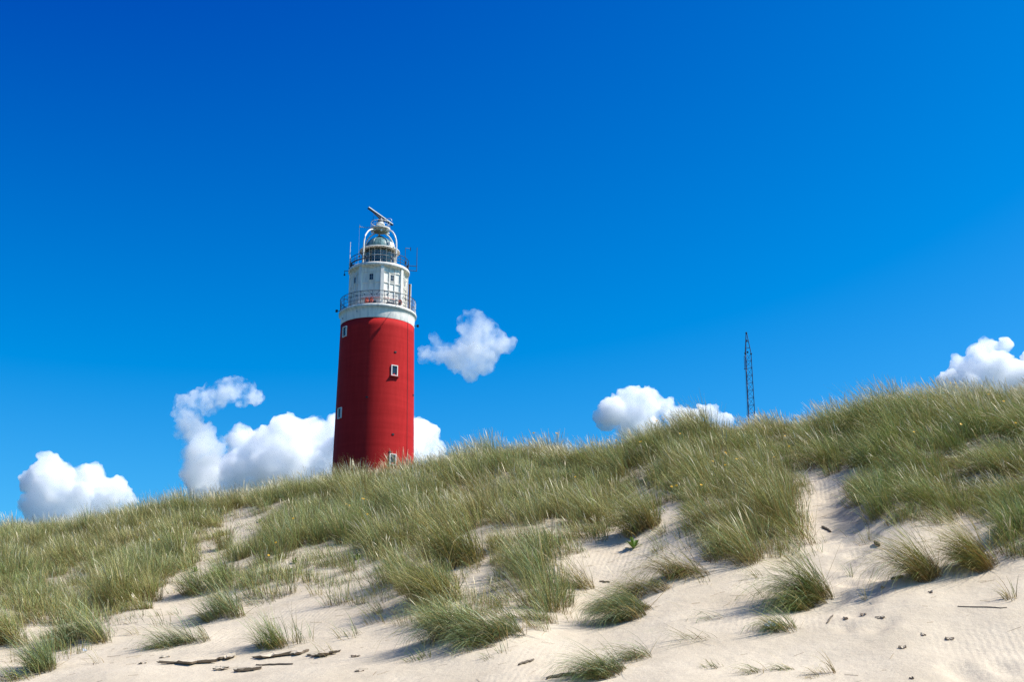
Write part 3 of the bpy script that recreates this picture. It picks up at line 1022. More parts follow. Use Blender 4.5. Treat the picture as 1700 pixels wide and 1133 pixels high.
# octagonal watch room
RO, Z0, Z1 = 3.10, 24.58, 29.2
A0 = 6.5
bm = bmesh.new()
lathe(bm, [(RO, Z0), (RO, Z1)], 8, a0=R(A0))
watch = obj('watch_room_wall', bm, M['white'], LH)
for k in range(8):
    dg = A0 + 45 * k
    bm = bmesh.new()
    box(bm, pol(RO - 0.01, dg, (Z0 + Z1) / 2), (0.36, 0.26, Z1 - Z0 - 0.02), Matrix.Rotation(R(dg), 4, 'Z'))
    obj('pilaster', bm, M['white'], LH)
AP = RO * math.cos(R(22.5))
FWD = 2 * RO * math.sin(R(22.5)) - 0.36
for k in range(8):
    dg = A0 + 22.5 + 45 * k
    rot = Matrix.Rotation(R(dg), 4, 'Z')
    t = rot.to_3x3() @ Vector((1, 0, 0))
    o_ = pol(1, dg, 0)
    bm = bmesh.new()
    for i, fx in enumerate((-0.17, 0.17)):
        box(bm, pol(AP + 0.045, dg, (Z0 + Z1) / 2) + t * fx * FWD, (0.10, 0.10, Z1 - Z0 - 0.04), rot)
    for z in (25.55, 26.45, 27.35, 28.55):
        for fx in (-0.335, 0, 0.335):
            w = FWD * 0.33 - 0.10 - 0.01
            box(bm, pol(AP + 0.035, dg, z) + t * fx * FWD, (w, 0.08, 0.09), rot)
    obj('batten_panel', bm, M['white'], LH)
    if k in (0, 1, 6, 7, 3, 4, 2, 5):
        wf = bmesh.new()
        c = pol(AP + 0.02, dg, 27.95)
        for sx in (-1, 1):
            box(wf, c + t * sx * 0.235, (0.06, 0.14, 0.80), rot)
        for sz in (-1, 1):
            box(wf, c + Vector((0, 0, sz * 0.37)), (0.41, 0.13, 0.06), rot)
        w_ = obj('small_window', wf, M['white'], LH)
        pb = bmesh.new(); box(pb, c, (0.41, 0.05, 0.68), rot); obj('pane', pb, M['pane'], w_)
        mb = bmesh.new()
        box(mb, c, (0.035, 0.09, 0.678), rot)
        box(mb, c + Vector((0, 0, 0.0)), (0.408, 0.08, 0.03), rot)
        obj('glazing_bar', mb, M['grey'], w_)
for dg, w, h in ((-16, 1.15, 0.42), (29, 1.1, 0.40)):
    lb = bmesh.new()
    rot = Matrix.Rotation(R(dg), 4, 'Z')
    box(lb, pol(AP + 0.16, dg, 24.86), (w, 0.34, h), rot)
    box(lb, pol(AP + 0.17, dg, 24.86 + h / 2 + 0.03), (w + 0.1, 0.40, 0.05), rot)
    obj('equipment_locker', lb, M['dark'], LH)
for dg, rr in ((-20, 3.55), (-11.5, 3.6), (32, 3.6), (38.5, 3.75)):
    rb = bmesh.new()
    c = pol(rr, dg, 25.0)
    for q in range(3):
        tube(rb, [c + Vector((0.15 * math.cos(t_), 0.05 * math.sin(t_ * 2 + q), 0.17 * math.sin(t_) + 0.10 * q))
                  for t_ in np.linspace(0, 2 * math.pi, 12, endpoint=False)], 0.05, 6, closed=True)
    obj('coiled_rope', rb, M['rope' if dg != 32 else 'white_clean'], LH)
# dark rail along the octagon foot
bm = bmesh.new()
for k in (0, 7):
    a = pol(RO + 0.25, A0 + 45 * k + 4, 25.5); b = pol(RO + 0.25, A0 + 45 * k + 41, 25.5)
    tube(bm, [a, b], 0.025, 6)
obj('hand_rail', bm, M['rope'], LH)

# lower gallery railing
GR, GZ0, GH = 4.08, 24.58, 1.42
bm = bmesh.new()
for h, r in ((GH, 0.030), (0.95, 0.020), (0.5, 0.020), (0.08, 0.02)):
    tube(bm, ring_pts(GR, GZ0 + h, 72), r, 6, closed=True)
rail = obj('gallery_railing', bm, M['dark'], LH)
for k in range(20):
    bm = bmesh.new()
    tube(bm, [pol(GR, 9 + 18 * k, GZ0 - 0.02), pol(GR, 9 + 18 * k, GZ0 + GH + 0.03)], 0.034, 6)
    obj('post', bm, M['dark'], rail)
bm = bmesh.new()
NW = 96
for k in range(NW):
    a = 360.0 / NW * k
    span = 9.0
    for sg in (-1, 1):
        tube(bm, [pol(GR, a + sg * span * f, GZ0 + 0.08 + (GH - 0.1) * f) for f in np.linspace(0, 1, 4)], 0.0075, 3)
obj('wire_mesh', bm, M['grey'], rail)
# floodlight stalks leaning in over the deck
for k, dg in enumerate((-77, -62, -46, -30, -17, 2, 20, 38, 75, 110, 150, 200, 240)):
    bm = bmesh.new()
    a = pol(GR, dg, GZ0 + GH)
    b = pol(GR - 0.62, dg + (5 if dg < 0 else -5), GZ0 + GH - 0.18)
    tube(bm, [a, b], 0.018, 5)
    ball(bm, b, 0.075, 1)
    obj('gallery_light', bm, M['black'], rail)
# lamps on brackets outside the lip
for dg, z, rr, ln in ((-74, 24.5, 4.2, 0.38), (27, 24.52, 4.2, 0.85), (80, 23.25, 3.98, 0.42)):
    bm = bmesh.new()
    a = pol(rr - 0.05, dg, z); b = pol(rr + ln, dg, z - 0.05)
    tube(bm, [a, b], 0.03, 6)
    box(bm, b, (0.22, 0.22, 0.24), Matrix.Rotation(R(dg), 4, 'Z'))
    obj('bracket_lamp', bm, M['black'], LH)
for dg, z in ((-33, 23.8), (-68, 23.55)):
    bm = bmesh.new()
    tube(bm, [pol(3.98, dg, z), pol(4.1, dg, z)], 0.06, 6)
    obj('wall_bolt', bm, M['grey'], LH)
# brown vent pipe beside the octagon
bm = bmesh.new()
tube(bm, [pol(3.42, 84, 24.6), pol(3.42, 84, 27.95)], 0.13, 12)
tube(bm, [pol(3.42, 84, 27.9), pol(3.42, 84, 28.05)], 0.16, 12)
tube(bm, [pol(3.42, 84, 26.3), pol(2.95, 84, 26.3)], 0.03, 6)
obj('vent_pipe', bm, M['brown'], LH)
bm = bmesh.new()
tube(bm, [pol(3.56, 80, 24.6), pol(3.56, 80, 28.0)], 0.045, 8)
obj('white_downpipe', bm, M['white_clean'], LH)

# upper ledge
bm = bmesh.new()
lathe(bm, [(2.86, 28.9), (2.95, 29.05), (3.22, 29.18), (3.30, 29.2), (3.34, 29.27), (3.34, 29.48), (3.28, 29.55), (3.2, 29.57), (1.2, 29.6)], 96)
obj('upper_deck', bm, M['cream'], LH, True)
UR, UZ, UH = 3.22, 29.57, 1.12
bm = bmesh.new()
for h, r in ((UH, 0.034), (0.72, 0.024), (0.36, 0.024)):
    tube(bm, ring_pts(UR, UZ + h, 72), r, 6, closed=True)
urail = obj('upper_railing', bm, M['dark'], LH)
for k in range(18):
    bm = bmesh.new()
    tube(bm, [pol(UR, 5 + 20 * k, UZ - 0.05), pol(UR, 5 + 20 * k, UZ + UH + 0.03)], 0.036, 6)
    obj('post', bm, M['dark'], urail)
# cable tray + small boxes clamped on the rail
bm = bmesh.new()
tube(bm, ring_pts(UR - 0.06, UZ + 0.5, 30, R(-95), R(-20)), 0.055, 6)
tube(bm, ring_pts(UR - 0.06, UZ + 0.15, 30, R(-95), R(-60)), 0.06, 6)
obj('cable_run', bm, M['dark'], urail)
for dg, z, s in ((-84, .55, .2), (-70, .35, .24), (-42, .8, .15), (-28, .62, .16), (25, .5, .2), (33, .95, .14), (62, .55, .17), (74, .3, .2), (-88, .15, .22)):
    bm = bmesh.new()
    box(bm, pol(UR, dg, UZ + z), (s, s * 0.8, s * 1.4), Matrix.Rotation(R(dg), 4, 'Z'))
    obj('junction_box', bm, M['dark'], urail)

# lantern
LR = 1.68
bm = bmesh.new()
lathe(bm, [(LR + 0.06, 29.6), (LR + 0.06, 30.05), (LR, 30.06)], 16, a0=R(4))
obj('lantern_curb', bm, M['grey'], LH)
bm = bmesh.new()
lathe(bm, [(LR - 0.02, 30.06), (LR - 0.02, 31.86)], 16, a0=R(4), cap=False)
lg = obj('lantern_glass', bm, M['glass'], LH)
for k in range(16):
    bm = bmesh.new()
    tube(bm, [pol(LR, 4 + 22.5 * k, 30.05), pol(LR, 4 + 22.5 * k, 31.87)], 0.026, 6)
    obj('mullion', bm, M['white_clean'], lg)
bm = bmesh.new()
tube(bm, ring_pts(LR, 30.95, 48), 0.02, 6, closed=True)
obj('transom_ring', bm, M['white_clean'], lg)
bm = bmesh.new()
lathe(bm, [(1.32, 30.75), (1.40, 31.1), (1.42, 31.84)], 40)
obj('lantern_curtain', bm, M['interior'], LH, True)
bm = bmesh.new()
lathe(bm, [(0.25, 29.6), (0.3, 30.1), (0.62, 30.3), (0.72, 30.6), (0.7, 30.74)], 24)
obj('lens_drum', bm, M['black'], LH, True)
bm = bmesh.new()
lathe(bm, [(1.5, 31.84), (1.95, 31.80), (2.2, 31.72), (2.23, 31.78), (2.2, 31.86), (1.9, 31.98), (1.6, 32.0)], 64)
obj('roof_rim', bm, M['cream'], LH, True)
bm = bmesh.new()
lathe(bm, [(1.60 * math.cos(a) ** 0.9, 32.0 + 1.46 * math.sin(a)) for a in np.linspace(0, R(84), 12)], 64)
dome = obj('dome', bm, M['copper'], LH, True)
for k in range(12):
    bm = bmesh.new()
    tube(bm, [pol(1.60 * math.cos(a) ** 0.9 + 0.012, 30 * k + 3, 32.0 + 1.46 * math.sin(a)) for a in np.linspace(0, R(80), 10)], 0.022, 5)
    obj('seam', bm, M['copper'], dome)
bm = bmesh.new()
lathe(bm, [(0.3, 33.42), (0.34, 33.52), (0.42, 33.56), (0.30, 33.66)], 24)
obj('dome_cap', bm, M['black'], LH, True)
bm = bmesh.new()
box(bm, pol(1.55, 48, 32.35), (0.72, 0.42, 0.4), Matrix.Rotation(R(48), 4, 'Z') @ Matrix.Rotation(R(-18), 4, 'X'))
obj('roof_hatch', bm, M['white_clean'], LH)
bm = bmesh.new()
box(bm, pol(1.12, 22, 33.0), (0.2, 0.2, 0.2), Matrix.Rotation(R(22), 4, 'Z'))
obj('roof_vent', bm, M['black'], LH)

# four arched struts and the radar platform
for dg in (-44, 46, 136, 226):
    pts = [pol(2.5, dg, 29.6), pol(2.5, dg, 31.0), pol(2.5, dg, 32.0)]
    for a in np.linspace(0.12, 1, 9):
        t_ = a * math.pi / 2
        pts.append(pol(0.85 + 1.65 * math.cos(t_), dg, 32.0 + 2.2 * math.sin(t_)))
    bm = bmesh.new()
    tube(bm, pts, 0.085, 10)
    obj('arch_strut', bm, M['white_clean'], LH, True)
bm = bmesh.new()
lathe(bm, [(1.0, 34.42), (1.10, 34.43), (1.10, 34.56), (1.04, 34.58)], 48)
rp_ = obj('radar_platform', bm, M['cream'], LH)
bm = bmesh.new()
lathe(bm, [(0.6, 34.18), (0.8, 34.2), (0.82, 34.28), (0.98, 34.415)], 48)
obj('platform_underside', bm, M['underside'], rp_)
for dg in (8, 98, 188, 278):
    bm = bmesh.new()
    tube(bm, [pol(0.7, dg, 34.15), pol(1.02, dg, 34.05)], 0.11, 8)
    obj('pipe_stub', bm, M['white_clean'], LH)
bm = bmesh.new()
tube(bm, ring_pts(1.05, 35.25, 36), 0.032, 5, closed=True)
tube(bm, ring_pts(1.05, 34.92, 36), 0.016, 5, closed=True)
prail = obj('platform_railing', bm, M['white_clean'], LH)
for k in range(10):
    bm = bmesh.new()
    tube(bm, [pol(1.05, 10 + 36 * k, 34.5), pol(1.05, 10 + 36 * k, 35.3)], 0.022, 5)
    obj('post', bm, M['grey'], prail)
bm = bmesh.new()
lathe(bm, [(0.36, 34.58), (0.38, 34.95), (0.48, 35.0), (0.46, 35.14), (0.34, 35.25), (0.3, 35.4)], 24)
obj('radar_pedestal', bm, M['white_clean'], LH, True)
bm = bmesh.new()
lathe(bm, [(0.36, 35.38), (0.30, 35.55), (0.2, 35.8), (0.2, 35.98)], 16)
box(bm, (0.12, 0, 35.62), (0.55, 0.32, 0.4))
obj('radar_gearbox', bm, M['dark'], LH)
# scanner bar: long box with tapered ribbed back, seen from below
ra = math.atan2(4.9, 2.15)                 # heading in world, minus tower turn
rot = Matrix.Rotation(ra - R(5.95), 4, 'Z')
bm = bmesh.new()
box(bm, (0, 0, 36.13), (5.4, 0.12, 0.12), rot)
sc_ = obj('radar_scanner', bm, M['white_clean'], LH)
bm = bmesh.new()
box(bm, (0, 0, 36.0), (5.44, 0.26, 0.12), rot)
vs_ = []
for s_ in (-1, 1):
    vs_.append([bm.verts.new(rot @ Vector((x_, s_ * 0.08, z_))) for x_, z_ in ((-2.2, 35.97), (-0.3, 35.72), (0.3, 35.72), (2.2, 35.97))])
bm.faces.new(vs_[0]); bm.faces.new(list(reversed(vs_[1])))
for i in range(4):
    j = (i + 1) % 4
    bm.faces.new((vs_[0][i], vs_[1][i], vs_[1][j], vs_[0][j]))
obj('scanner_beam', bm, M['dark'], sc_)

# aerials
def aerial(name, pts, r, mat, extra=None):
    bm = bmesh.new()
    for p in pts:
        tube(bm, p, r, 6)
    if extra: extra(bm)
    return obj(name, bm, M[mat], LH)


aerial('whip_aerial', [[pol(3.3, -76, 29.6), pol(3.3, -76, 32.6)]], [0.05, 0.03], 'white_clean')
aerial('whip_aerial', [[pol(2.9, -52, 29.6), pol(2.9, -52, 31.2)]], 0.02, 'grey')
aerial('whip_aerial', [[pol(3.2, -45, 30.4), pol(3.2, -45, 34.1)]], 0.010, 'grey')
aerial('rod_aerial', [[pol(4.15, 97, 29.9), pol(4.15, 97, 32.7)], [pol(3.2, 97, 29.95), pol(4.15, 97, 29.95)], [pol(3.2, 97, 30.5), pol(4.15, 97, 30.5)]], 0.038, 'dark')
aerial('dish_aerial', [[pol(3.1, 64, 29.6), pol(3.1, 64, 31.9)], [pol(3.1, 64, 31.9), pol(3.45, 72, 31.95)]], 0.032, 'dark',
       lambda b: box(b, pol(3.5, 74, 31.95), (0.08, 0.10, 0.40)))
aerial('side_lamp', [[pol(3.3, -80, 29.3), pol(3.75, -84, 29.35)], [pol(3.75, -84, 29.4), pol(3.75, -84, 28.95)]], 0.03, 'dark',
       lambda b: ball(b, pol(3.75, -84, 28.9), 0.12, 1))
aerial('wind_sensor', [[pol(1.0, -60, 34.5), Vector((-1.55, -0.4, 34.5))], [Vector((-1.55, -0.4, 34.5)), Vector((-2.2, -0.55, 34.5))]], 0.03, 'grey',
       lambda b: ball(b, (-2.25, -0.56, 34.5), 0.11, 1))
aerial('platform_aerial', [[pol(1.05, -50, 34.5), pol(1.05, -50, 36.0)], [pol(1.05, -62, 34.5), pol(1.05, -62, 35.55)]], 0.02, 'dark')
aerial('platform_loop', [[Vector((0.9 + 0.35 * math.cos(a), -0.4, 35.35 + 0.35 * math.sin(a))) for a in np.linspace(0, math.pi, 9)]], 0.025, 'grey')


# ------------------------------------------------------------------ lattice mast
MX, MY, MZ = 36.16, 200.0, 8.0
MT = empty('radio_mast', (MX, MY, MZ), R(14))
tag(MT, 'tall thin dark lattice mast with pointed top standing far behind the dune', 'mast')
zt, zs = 61.3 - MZ + 1.6, 58.0 - MZ + 1.6          # top, shoulder
R0, R1 = 1.00, 0.56


def mr(z): return R0 + (R1 - R0) * z / zs if z <= zs else max(0.06, R1 * (zt - z) / (zt - zs))


def leg(k, z):
    a = R(90 + 120 * k)
    return Vector((mr(z) * math.cos(a), mr(z) * math.sin(a), z))


for k in range(3):
    bm = bmesh.new()
    tube(bm, [leg(k, 0), leg(k, zs), leg(k, zt)], 0.060, 6)
    obj('leg', bm, M['mast'], MT)
bm = bmesh.new()
nb_ = 44
zz = np.linspace(0, zs, nb_ + 1)
for i in range(nb_):
    for k in range(3):
        a, b = (k, (k + 1) % 3) if i % 2 == 0 else ((k + 1) % 3, k)
        tube(bm, [leg(a, zz[i]), leg(b, zz[i + 1])], 0.028, 4)
        tube(bm, [leg(k, zz[i]), leg((k + 1) % 3, zz[i])], 0.024, 4)
for z in (zs + 0.9, zs + 1.9):
    for k in range(3):
        tube(bm, [leg(k, z), leg((k + 1) % 3, z)], 0.028, 4)
obj('lattice_bracing', bm, M['mast'], MT)
for p in (Vector((0, 0, zt)), Vector((0, 0, zt - 1.25)), Vector((0.05, 0, zs + 0.2)), leg(1, zs - 0.1), leg(2, zs - 0.1)):
    bm = bmesh.new(); ball(bm, p, 0.17, 1)
    obj('warning_lamp', bm, M['black'], MT)
bm = bmesh.new()
q = leg(1, zs - 0.6)
tube(bm, [q, q + Vector((-0.22, -0.05, 0))], 0.04, 5)
tube(bm, [q + Vector((-0.22, -0.05, 0.05)), q + Vector((-0.22, -0.05, -2.0))], 0.045, 5)
ball(bm, q + Vector((-0.22, -0.05, -2.0)), 0.12, 1)
obj('side_aerial', bm, M['mast'], MT)
bm = bmesh.new()
tube(bm, [q + Vector((-0.22, -0.05, -2.0)), Vector((-1.1, -0.1, 0.0))], 0.012, 4)
obj('feed_cable', bm, M['mast'], MT)


# ------------------------------------------------------------------ yellow flowers in the grass
def ground_at(px, py):
    x, y, z = pix2ground(px, py)
    return float(x[0]), float(y[0]), float(z[0])


def crest_at(u):
    yv = np.linspace(18, 60, 421)
    g = height(u * yv, yv)
    k = int(np.argmax((g - CZ) / yv))
    return u * yv[k], yv[k], g[k]


def make_flower(px, py, heads, seed, hgt=0.62):
    """ragwort-like stem whose heads reach the given pixel"""
    rg = np.random.RandomState(seed)
    x, y, z = ground_at(px, py)
    # step the root towards the viewer until a stem of this height reaches the sight line
    u, e = px_ue(px, py)
    best = None
    for yy in np.linspace(16, 60, 900):
        g = float(height(u * yy, yy))
        if g + hgt >= CZ + e * yy:
            best = (u * yy, yy, g); break
    if best is None:
        x, y, z = crest_at(float(u)); best = (x, y, z)
    x, y, z = best
    h = CZ + float(e) * y - z
    F_ = empty('yellow_flower', (float(x), float(y), float(z) - 0.02))
    tops = []
    for k in range(heads):
        o = Vector((rg.uniform(-.05, .05), rg.uniform(-.03, .03), rg.uniform(-.05, .02))) if heads > 1 else Vector((0, 0, 0))
        if heads > 2: o = o * 1.7
        tops.append(Vector((0, 0, h)) + o)
    bm = bmesh.new()
    tube(bm, [(0, 0, 0), (0.01, 0.0, h * 0.45), (0.0, 0.0, h * 0.72)], [0.006, 0.005, 0.004], 5)
    for t in tops:
        tube(bm, [(0, 0, h * 0.70), t], 0.003, 4)
    for q in range(5):
        zq = h * (0.15 + 0.13 * q); aa = q * 2.4
        p = Vector((0, 0, zq)); d = Vector((math.cos(aa), math.sin(aa), 0.35)) * 0.07
        w = Vector((-math.sin(aa), math.cos(aa), 0)) * 0.012
        v = [bm.verts.new(c) for c in (p, p + d * 0.5 + w, p + d, p + d * 0.5 - w)]
        bm.faces.new(v)
    obj('stem', bm, M['stem'], F_)
    for t in tops:
        bm = bmesh.new()
        np_ = 11
        tilt = Matrix.Rotation(R(rg.uniform(35, 65)), 3, 'X') @ Matrix.Rotation(R(rg.uniform(-20, 20)), 3, 'Y')
        rr = rg.uniform(0.022, 0.030)
        for q in range(np_):
            a = 2 * math.pi * q / np_
            d = Vector((math.cos(a), math.sin(a), 0.12)); w = Vector((-math.sin(a), math.cos(a), 0)) * 0.0065
            pts = [d * 0.006 - w * 0.6, d * rr * 0.7 - w, d * rr, d * rr * 0.7 + w, d * 0.006 + w * 0.6]
            bm.faces.new([bm.verts.new(t + tilt @ p) for p in pts])
        hd = obj('petals', bm, M['petal'], F_)
        bm = bmesh.new(); ball(bm, t + tilt @ Vector((0, 0, 0.005)), 0.009, 1, (1, 1, 0.7))
        obj('flower_centre', bm, M['flower_eye'], hd)
    return F_


FLW = [
    (1088, 694, 3, 'cluster of yellow flowers on the round crest above the small cloud left of the mast'),
    (1101, 692, 2, 'yellow flower pair just right of the crest cluster left of the mast'),
    (1129, 719, 1, 'single yellow flower in olive grass below the crest cluster left of the mast'),
    (1062, 731, 2, 'yellow flower pair below and left of the crest cluster'),
    (1024, 731, 2, 'pale yellow flower pair near the crest under the middle cloud'),
    (984, 734, 1, 'yellow flower at the left foot of the middle cloud near the crest'),
    (1021, 739, 1, 'small yellow flower just below the pale pair under the middle cloud'),
    (1183, 765, 1, 'yellow flower in long grass down left from the mast'),
    (1204, 771, 1, 'lowest of the yellow flowers strung below the mast'),
    (1223, 761, 1, 'yellow flower straight below the mast, left one of two close together'),
    (1231, 760, 1, 'yellow flower straight below the mast, right one of two close together'),
    (1203, 749, 2, 'yellow flower pair highest of those strung below the mast'),
    (1115, 807, 1, 'yellow flower above a brown tuft, left one of two side by side'),
    (1123, 805, 1, 'yellow flower above a brown tuft, right one of two side by side'),
    (1164, 804, 1, 'yellow flower alone in long grass right of the two above the brown tuft'),
    (925, 717, 2, 'tall yellow flower sticking up against the sky midway between tower and mast'),
    (888, 719, 2, 'yellow flower heads against the sky among pale seed heads right of tower'),
    (955, 791, 1, 'faint yellow flower deep in the grass slope under the bare blue sky'),
    (1582, 636, 3, 'brownish yellow flower heads standing up in front of the right edge cloud'),
    (1641, 654, 1, 'orange yellow flower just under the crest below the right edge cloud'),
    (1666, 665, 1, 'pale yellow flower near the right edge just below the crest'),
    (1598, 701, 2, 'bright yellow flower wide open in the dark right hand grass'),
    (1517, 716, 1, 'small yellow flower in the dark middle of the right grass slope'),
    (1686, 701, 1, 'yellow flower close to the right edge of the picture'),
    (1303, 723, 1, 'yellow flower by the dip right of the mast'),
    (1310, 740, 1, 'yellow flower lower in the dip right of the mast'),
    (1285, 758, 1, 'yellow flower beside the thin sandy patch right of the mast'),
    (602, 825, 2, 'yellow flower nearest the foot of the red tower'),
    (578, 836, 2, 'bright yellow flower pair in grass below the shaded side of the tower'),
    (610, 853, 1, 'single yellow flower lowest below the tower'),
    (458, 900, 1, 'yellow flower at the edge of the grass right of the sandy hollow'),
    (446, 921, 1, 'yellow flower lowest at the grass edge right of the sandy hollow'),
    (487, 860, 1, 'tiny yellow flower in brownish grass above the sandy hollow'),
    (233, 868, 1, 'yellow flower in the left grass slope under the open sky'),
    (264, 895, 1, 'yellow flower lower in the left grass slope'),
]
for i, (px, py, n_, lab) in enumerate(FLW):
    f_ = make_flower(px, py, n_, 100 + i, 0.8 if i == 15 else 0.38 if i in (12, 13) else 0.62)
    tag(f_, lab, 'flower', 'yellow flowers in the dune grass')

# ------------------------------------------------------------------ leafy weeds
def make_weed(px, py, s, seed, n=16):
    rg = np.random.RandomState(seed)
    x, y, z = ground_at(px, py)
    W_ = empty('leafy_plant', (x, y, z - 0.01))
    bm = bmesh.new()
    for q in range(n):
        a = rg.rand() * 6.28; el = rg.uniform(0.25, 1.3); L = s * rg.uniform(0.6, 1.1)
        d = Vector((math.cos(a) * math.cos(el), math.sin(a) * math.cos(el), math.sin(el)))
        w = Vector((-math.sin(a), math.cos(a), 0)) * s * 0.11
        p0 = Vector((0, 0, 0.0)); p1 = d * L * 0.5; p2 = d * L * 0.85 - Vector((0, 0, 0.05 * L)); p3 = d * L * 1.05 - Vector((0, 0, 0.15 * L))
        v = [bm.verts.new(c) for c in (p0, p1 + w, p2 + w * .8, p3, p2 - w * .8, p1 - w)]
        bm.faces.new(v)
    obj('leaves', bm, M['leaf'], W_)
    bm = bmesh.new(); tube(bm, [(0, 0, -0.03), (0, 0, s * 0.4)], 0.008, 5)
    obj('stem', bm, M['stem'], W_)
    return W_


for px, py, s, lab in ((1052, 912, 0.26, 'bright green leafy plant alone on the sand right of centre'),
                       (432, 868, 0.16, 'low green plant at the top of the left sandy hollow'),
                       (324, 951, 0.16, 'small yellowish green plant below the left sandy hollow'),
                       (489, 936, 0.15, 'small green plant on the sand strip under the middle grass slope'),
                       (594, 930, 0.17, 'spreading green plant on sand where the middle grass slope ends'),
                       (482, 951, 0.12, 'tiniest green plant by the sparse sprigs left of centre')):
    tag(make_weed(px, py, s, int(px), 22), lab, 'plant', 'leafy plants on the sand')

# ------------------------------------------------------------------ crust plates, driftwood, litter
def make_slab(px, py, wpx, hpx, seed, name, mat, tilt=16, thick=0.05, rz=0.0):
    """ragged plate of hardened sand jutting out over its own shadow"""
    rg = np.random.RandomState(seed)
    x, y, z = ground_at(px, py)
    sc = y * 1.06 / F
    small = wpx < 24
    w = wpx * sc * (0.8 if small else 1); dp = max(hpx * sc * 2.6, 0.14) * (0.7 if small else 1)
    bm = bmesh.new()
    n = 22
    top, bot = [], []
    for q in range(n):
        a = 2 * math.pi * q / n
        rr = 1 + (0.12 if small else 0.28) * rg.normal() * (0.5 if math.sin(a) > 0 else 1)
        rr = min(max(rr, 0.55), 1.35)
        X_ = math.cos(a) * w / 2 * min(rr, 1.12); Y_ = math.sin(a) * dp / 2 * rr
        zz_ = 0.012 * rg.normal()
        top.append(bm.verts.new((X_, Y_, thick / 2 + zz_)))
        bot.append(bm.verts.new((X_ * 0.93, Y_ * 0.9, -thick / 2)))
    ct = bm.verts.new((0, 0, thick / 2 + 0.01)); cb = bm.verts.new((0, 0, -thick / 2))
    for q in range(n):
        r_ = (q + 1) % n
        bm.faces.new((top[q], top[r_], ct)); bm.faces.new((bot[r_], bot[q], cb)); bm.faces.new((bot[q], bot[r_], top[r_], top[q]))
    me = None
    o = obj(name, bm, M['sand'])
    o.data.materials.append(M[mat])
    for pl in o.data.polygons:                     # shade under the lip painted into edge and underside, the top is sand
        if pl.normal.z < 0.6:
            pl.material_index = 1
    gy_ = (float(height(x, y + 0.3)) - float(height(x, y - 0.3))) / 0.6
    gx_ = (float(height(x + 0.3, y)) - float(height(x - 0.3, y))) / 0.6
    o.location = (x, y + dp * 0.35, z + gy_ * dp * 0.35 + (0.0 if small else 0.03))
    o.rotation_euler = (math.atan(gy_) - R(tilt), -math.atan(gx_), rz)
    return o


SLAB = [
    (312, 1106, 95, 15, 'longest ragged sand crust plate at the lower left, under the left tufts'),
    (372, 1098, 26, 16, 'small upturned sand crust lump right of the longest plate'),
    (452, 1094, 62, 13, 'broad sand crust plate just below the middle bottom tuft'),
    (492, 1090, 34, 9, 'thin dark sand crust plate between two broader plates'),
    (534, 1092, 50, 16, 'thickest sand crust plate with deep shadow, right of the bottom tuft'),
    (590, 1093, 18, 6, 'little sand crust flake right of the thickest plate'),
    (272, 1094, 22, 8, 'sand crust flake at the left end of the lower left row'),
    (236, 1104, 16, 8, 'loose pair of sand crust crumbs farthest left at the foot of the chute'),
    (365, 1115, 24, 5, 'narrow sand crust sliver below the upturned lump'),
    (596, 1118, 18, 4, 'narrow sand crust sliver alone at the bottom left of centre'),
    (410, 1117, 40, 3, 'thin flat crust sliver under the broad plate'),
    (1500, 1078, 17, 7, 'wedge shaped dark crust block on the rippled sand at lower right'),
    (1534, 1059, 11, 4, 'small dark crust chip upper left of the pair on the rippled sand'),
    (1578, 1066, 20, 4, 'flat dark crust chip right of the pair on the rippled sand'),
    (1436, 1023, 14, 7, 'broken dark crust piece by the footprints'),
    (1463, 1031, 18, 8, 'crumbled crust heap right of the footprints'),
    (1405, 1031, 9, 5, 'pair of dark pebbles of crust left of the footprints'),
    (1515, 1131, 8, 5, 'dark crust pebble at the very bottom edge'),
    (1467, 979, 8, 4, 'tiny dark crust chip left of the isolated tuft shadow'),
    (1546, 987, 8, 3, 'tiny grey crust chip below the isolated tuft'),
    (10, 1126, 20, 10, 'dark crust piece in the bottom left corner'),
]
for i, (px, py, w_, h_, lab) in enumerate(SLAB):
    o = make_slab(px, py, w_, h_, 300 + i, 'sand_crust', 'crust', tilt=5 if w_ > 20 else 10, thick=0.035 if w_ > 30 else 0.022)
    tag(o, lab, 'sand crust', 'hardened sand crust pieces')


def make_stick(px0, py0, px1, py1, r, seed, wig=0.3):
    rg = np.random.RandomState(seed)
    pts = []
    n = 8
    for k in range(n + 1):
        f_ = k / n
        x, y, z = ground_at(px0 + (px1 - px0) * f_, py0 + (py1 - py0) * f_ + rg.uniform(-1, 1) * wig)
        pts.append(Vector((x, y, z + r * 0.9)))
    c = pts[0].copy()
    bm = bmesh.new()
    tube(bm, [p - c for p in pts], [r * (0.5 + math.sin(math.pi * (k + 1) / (n + 2)) * 0.6) for k in range(n + 1)], 7)
    o = obj('driftwood_stick', bm, M['wood'], None, True)
    o.location = c
    return o


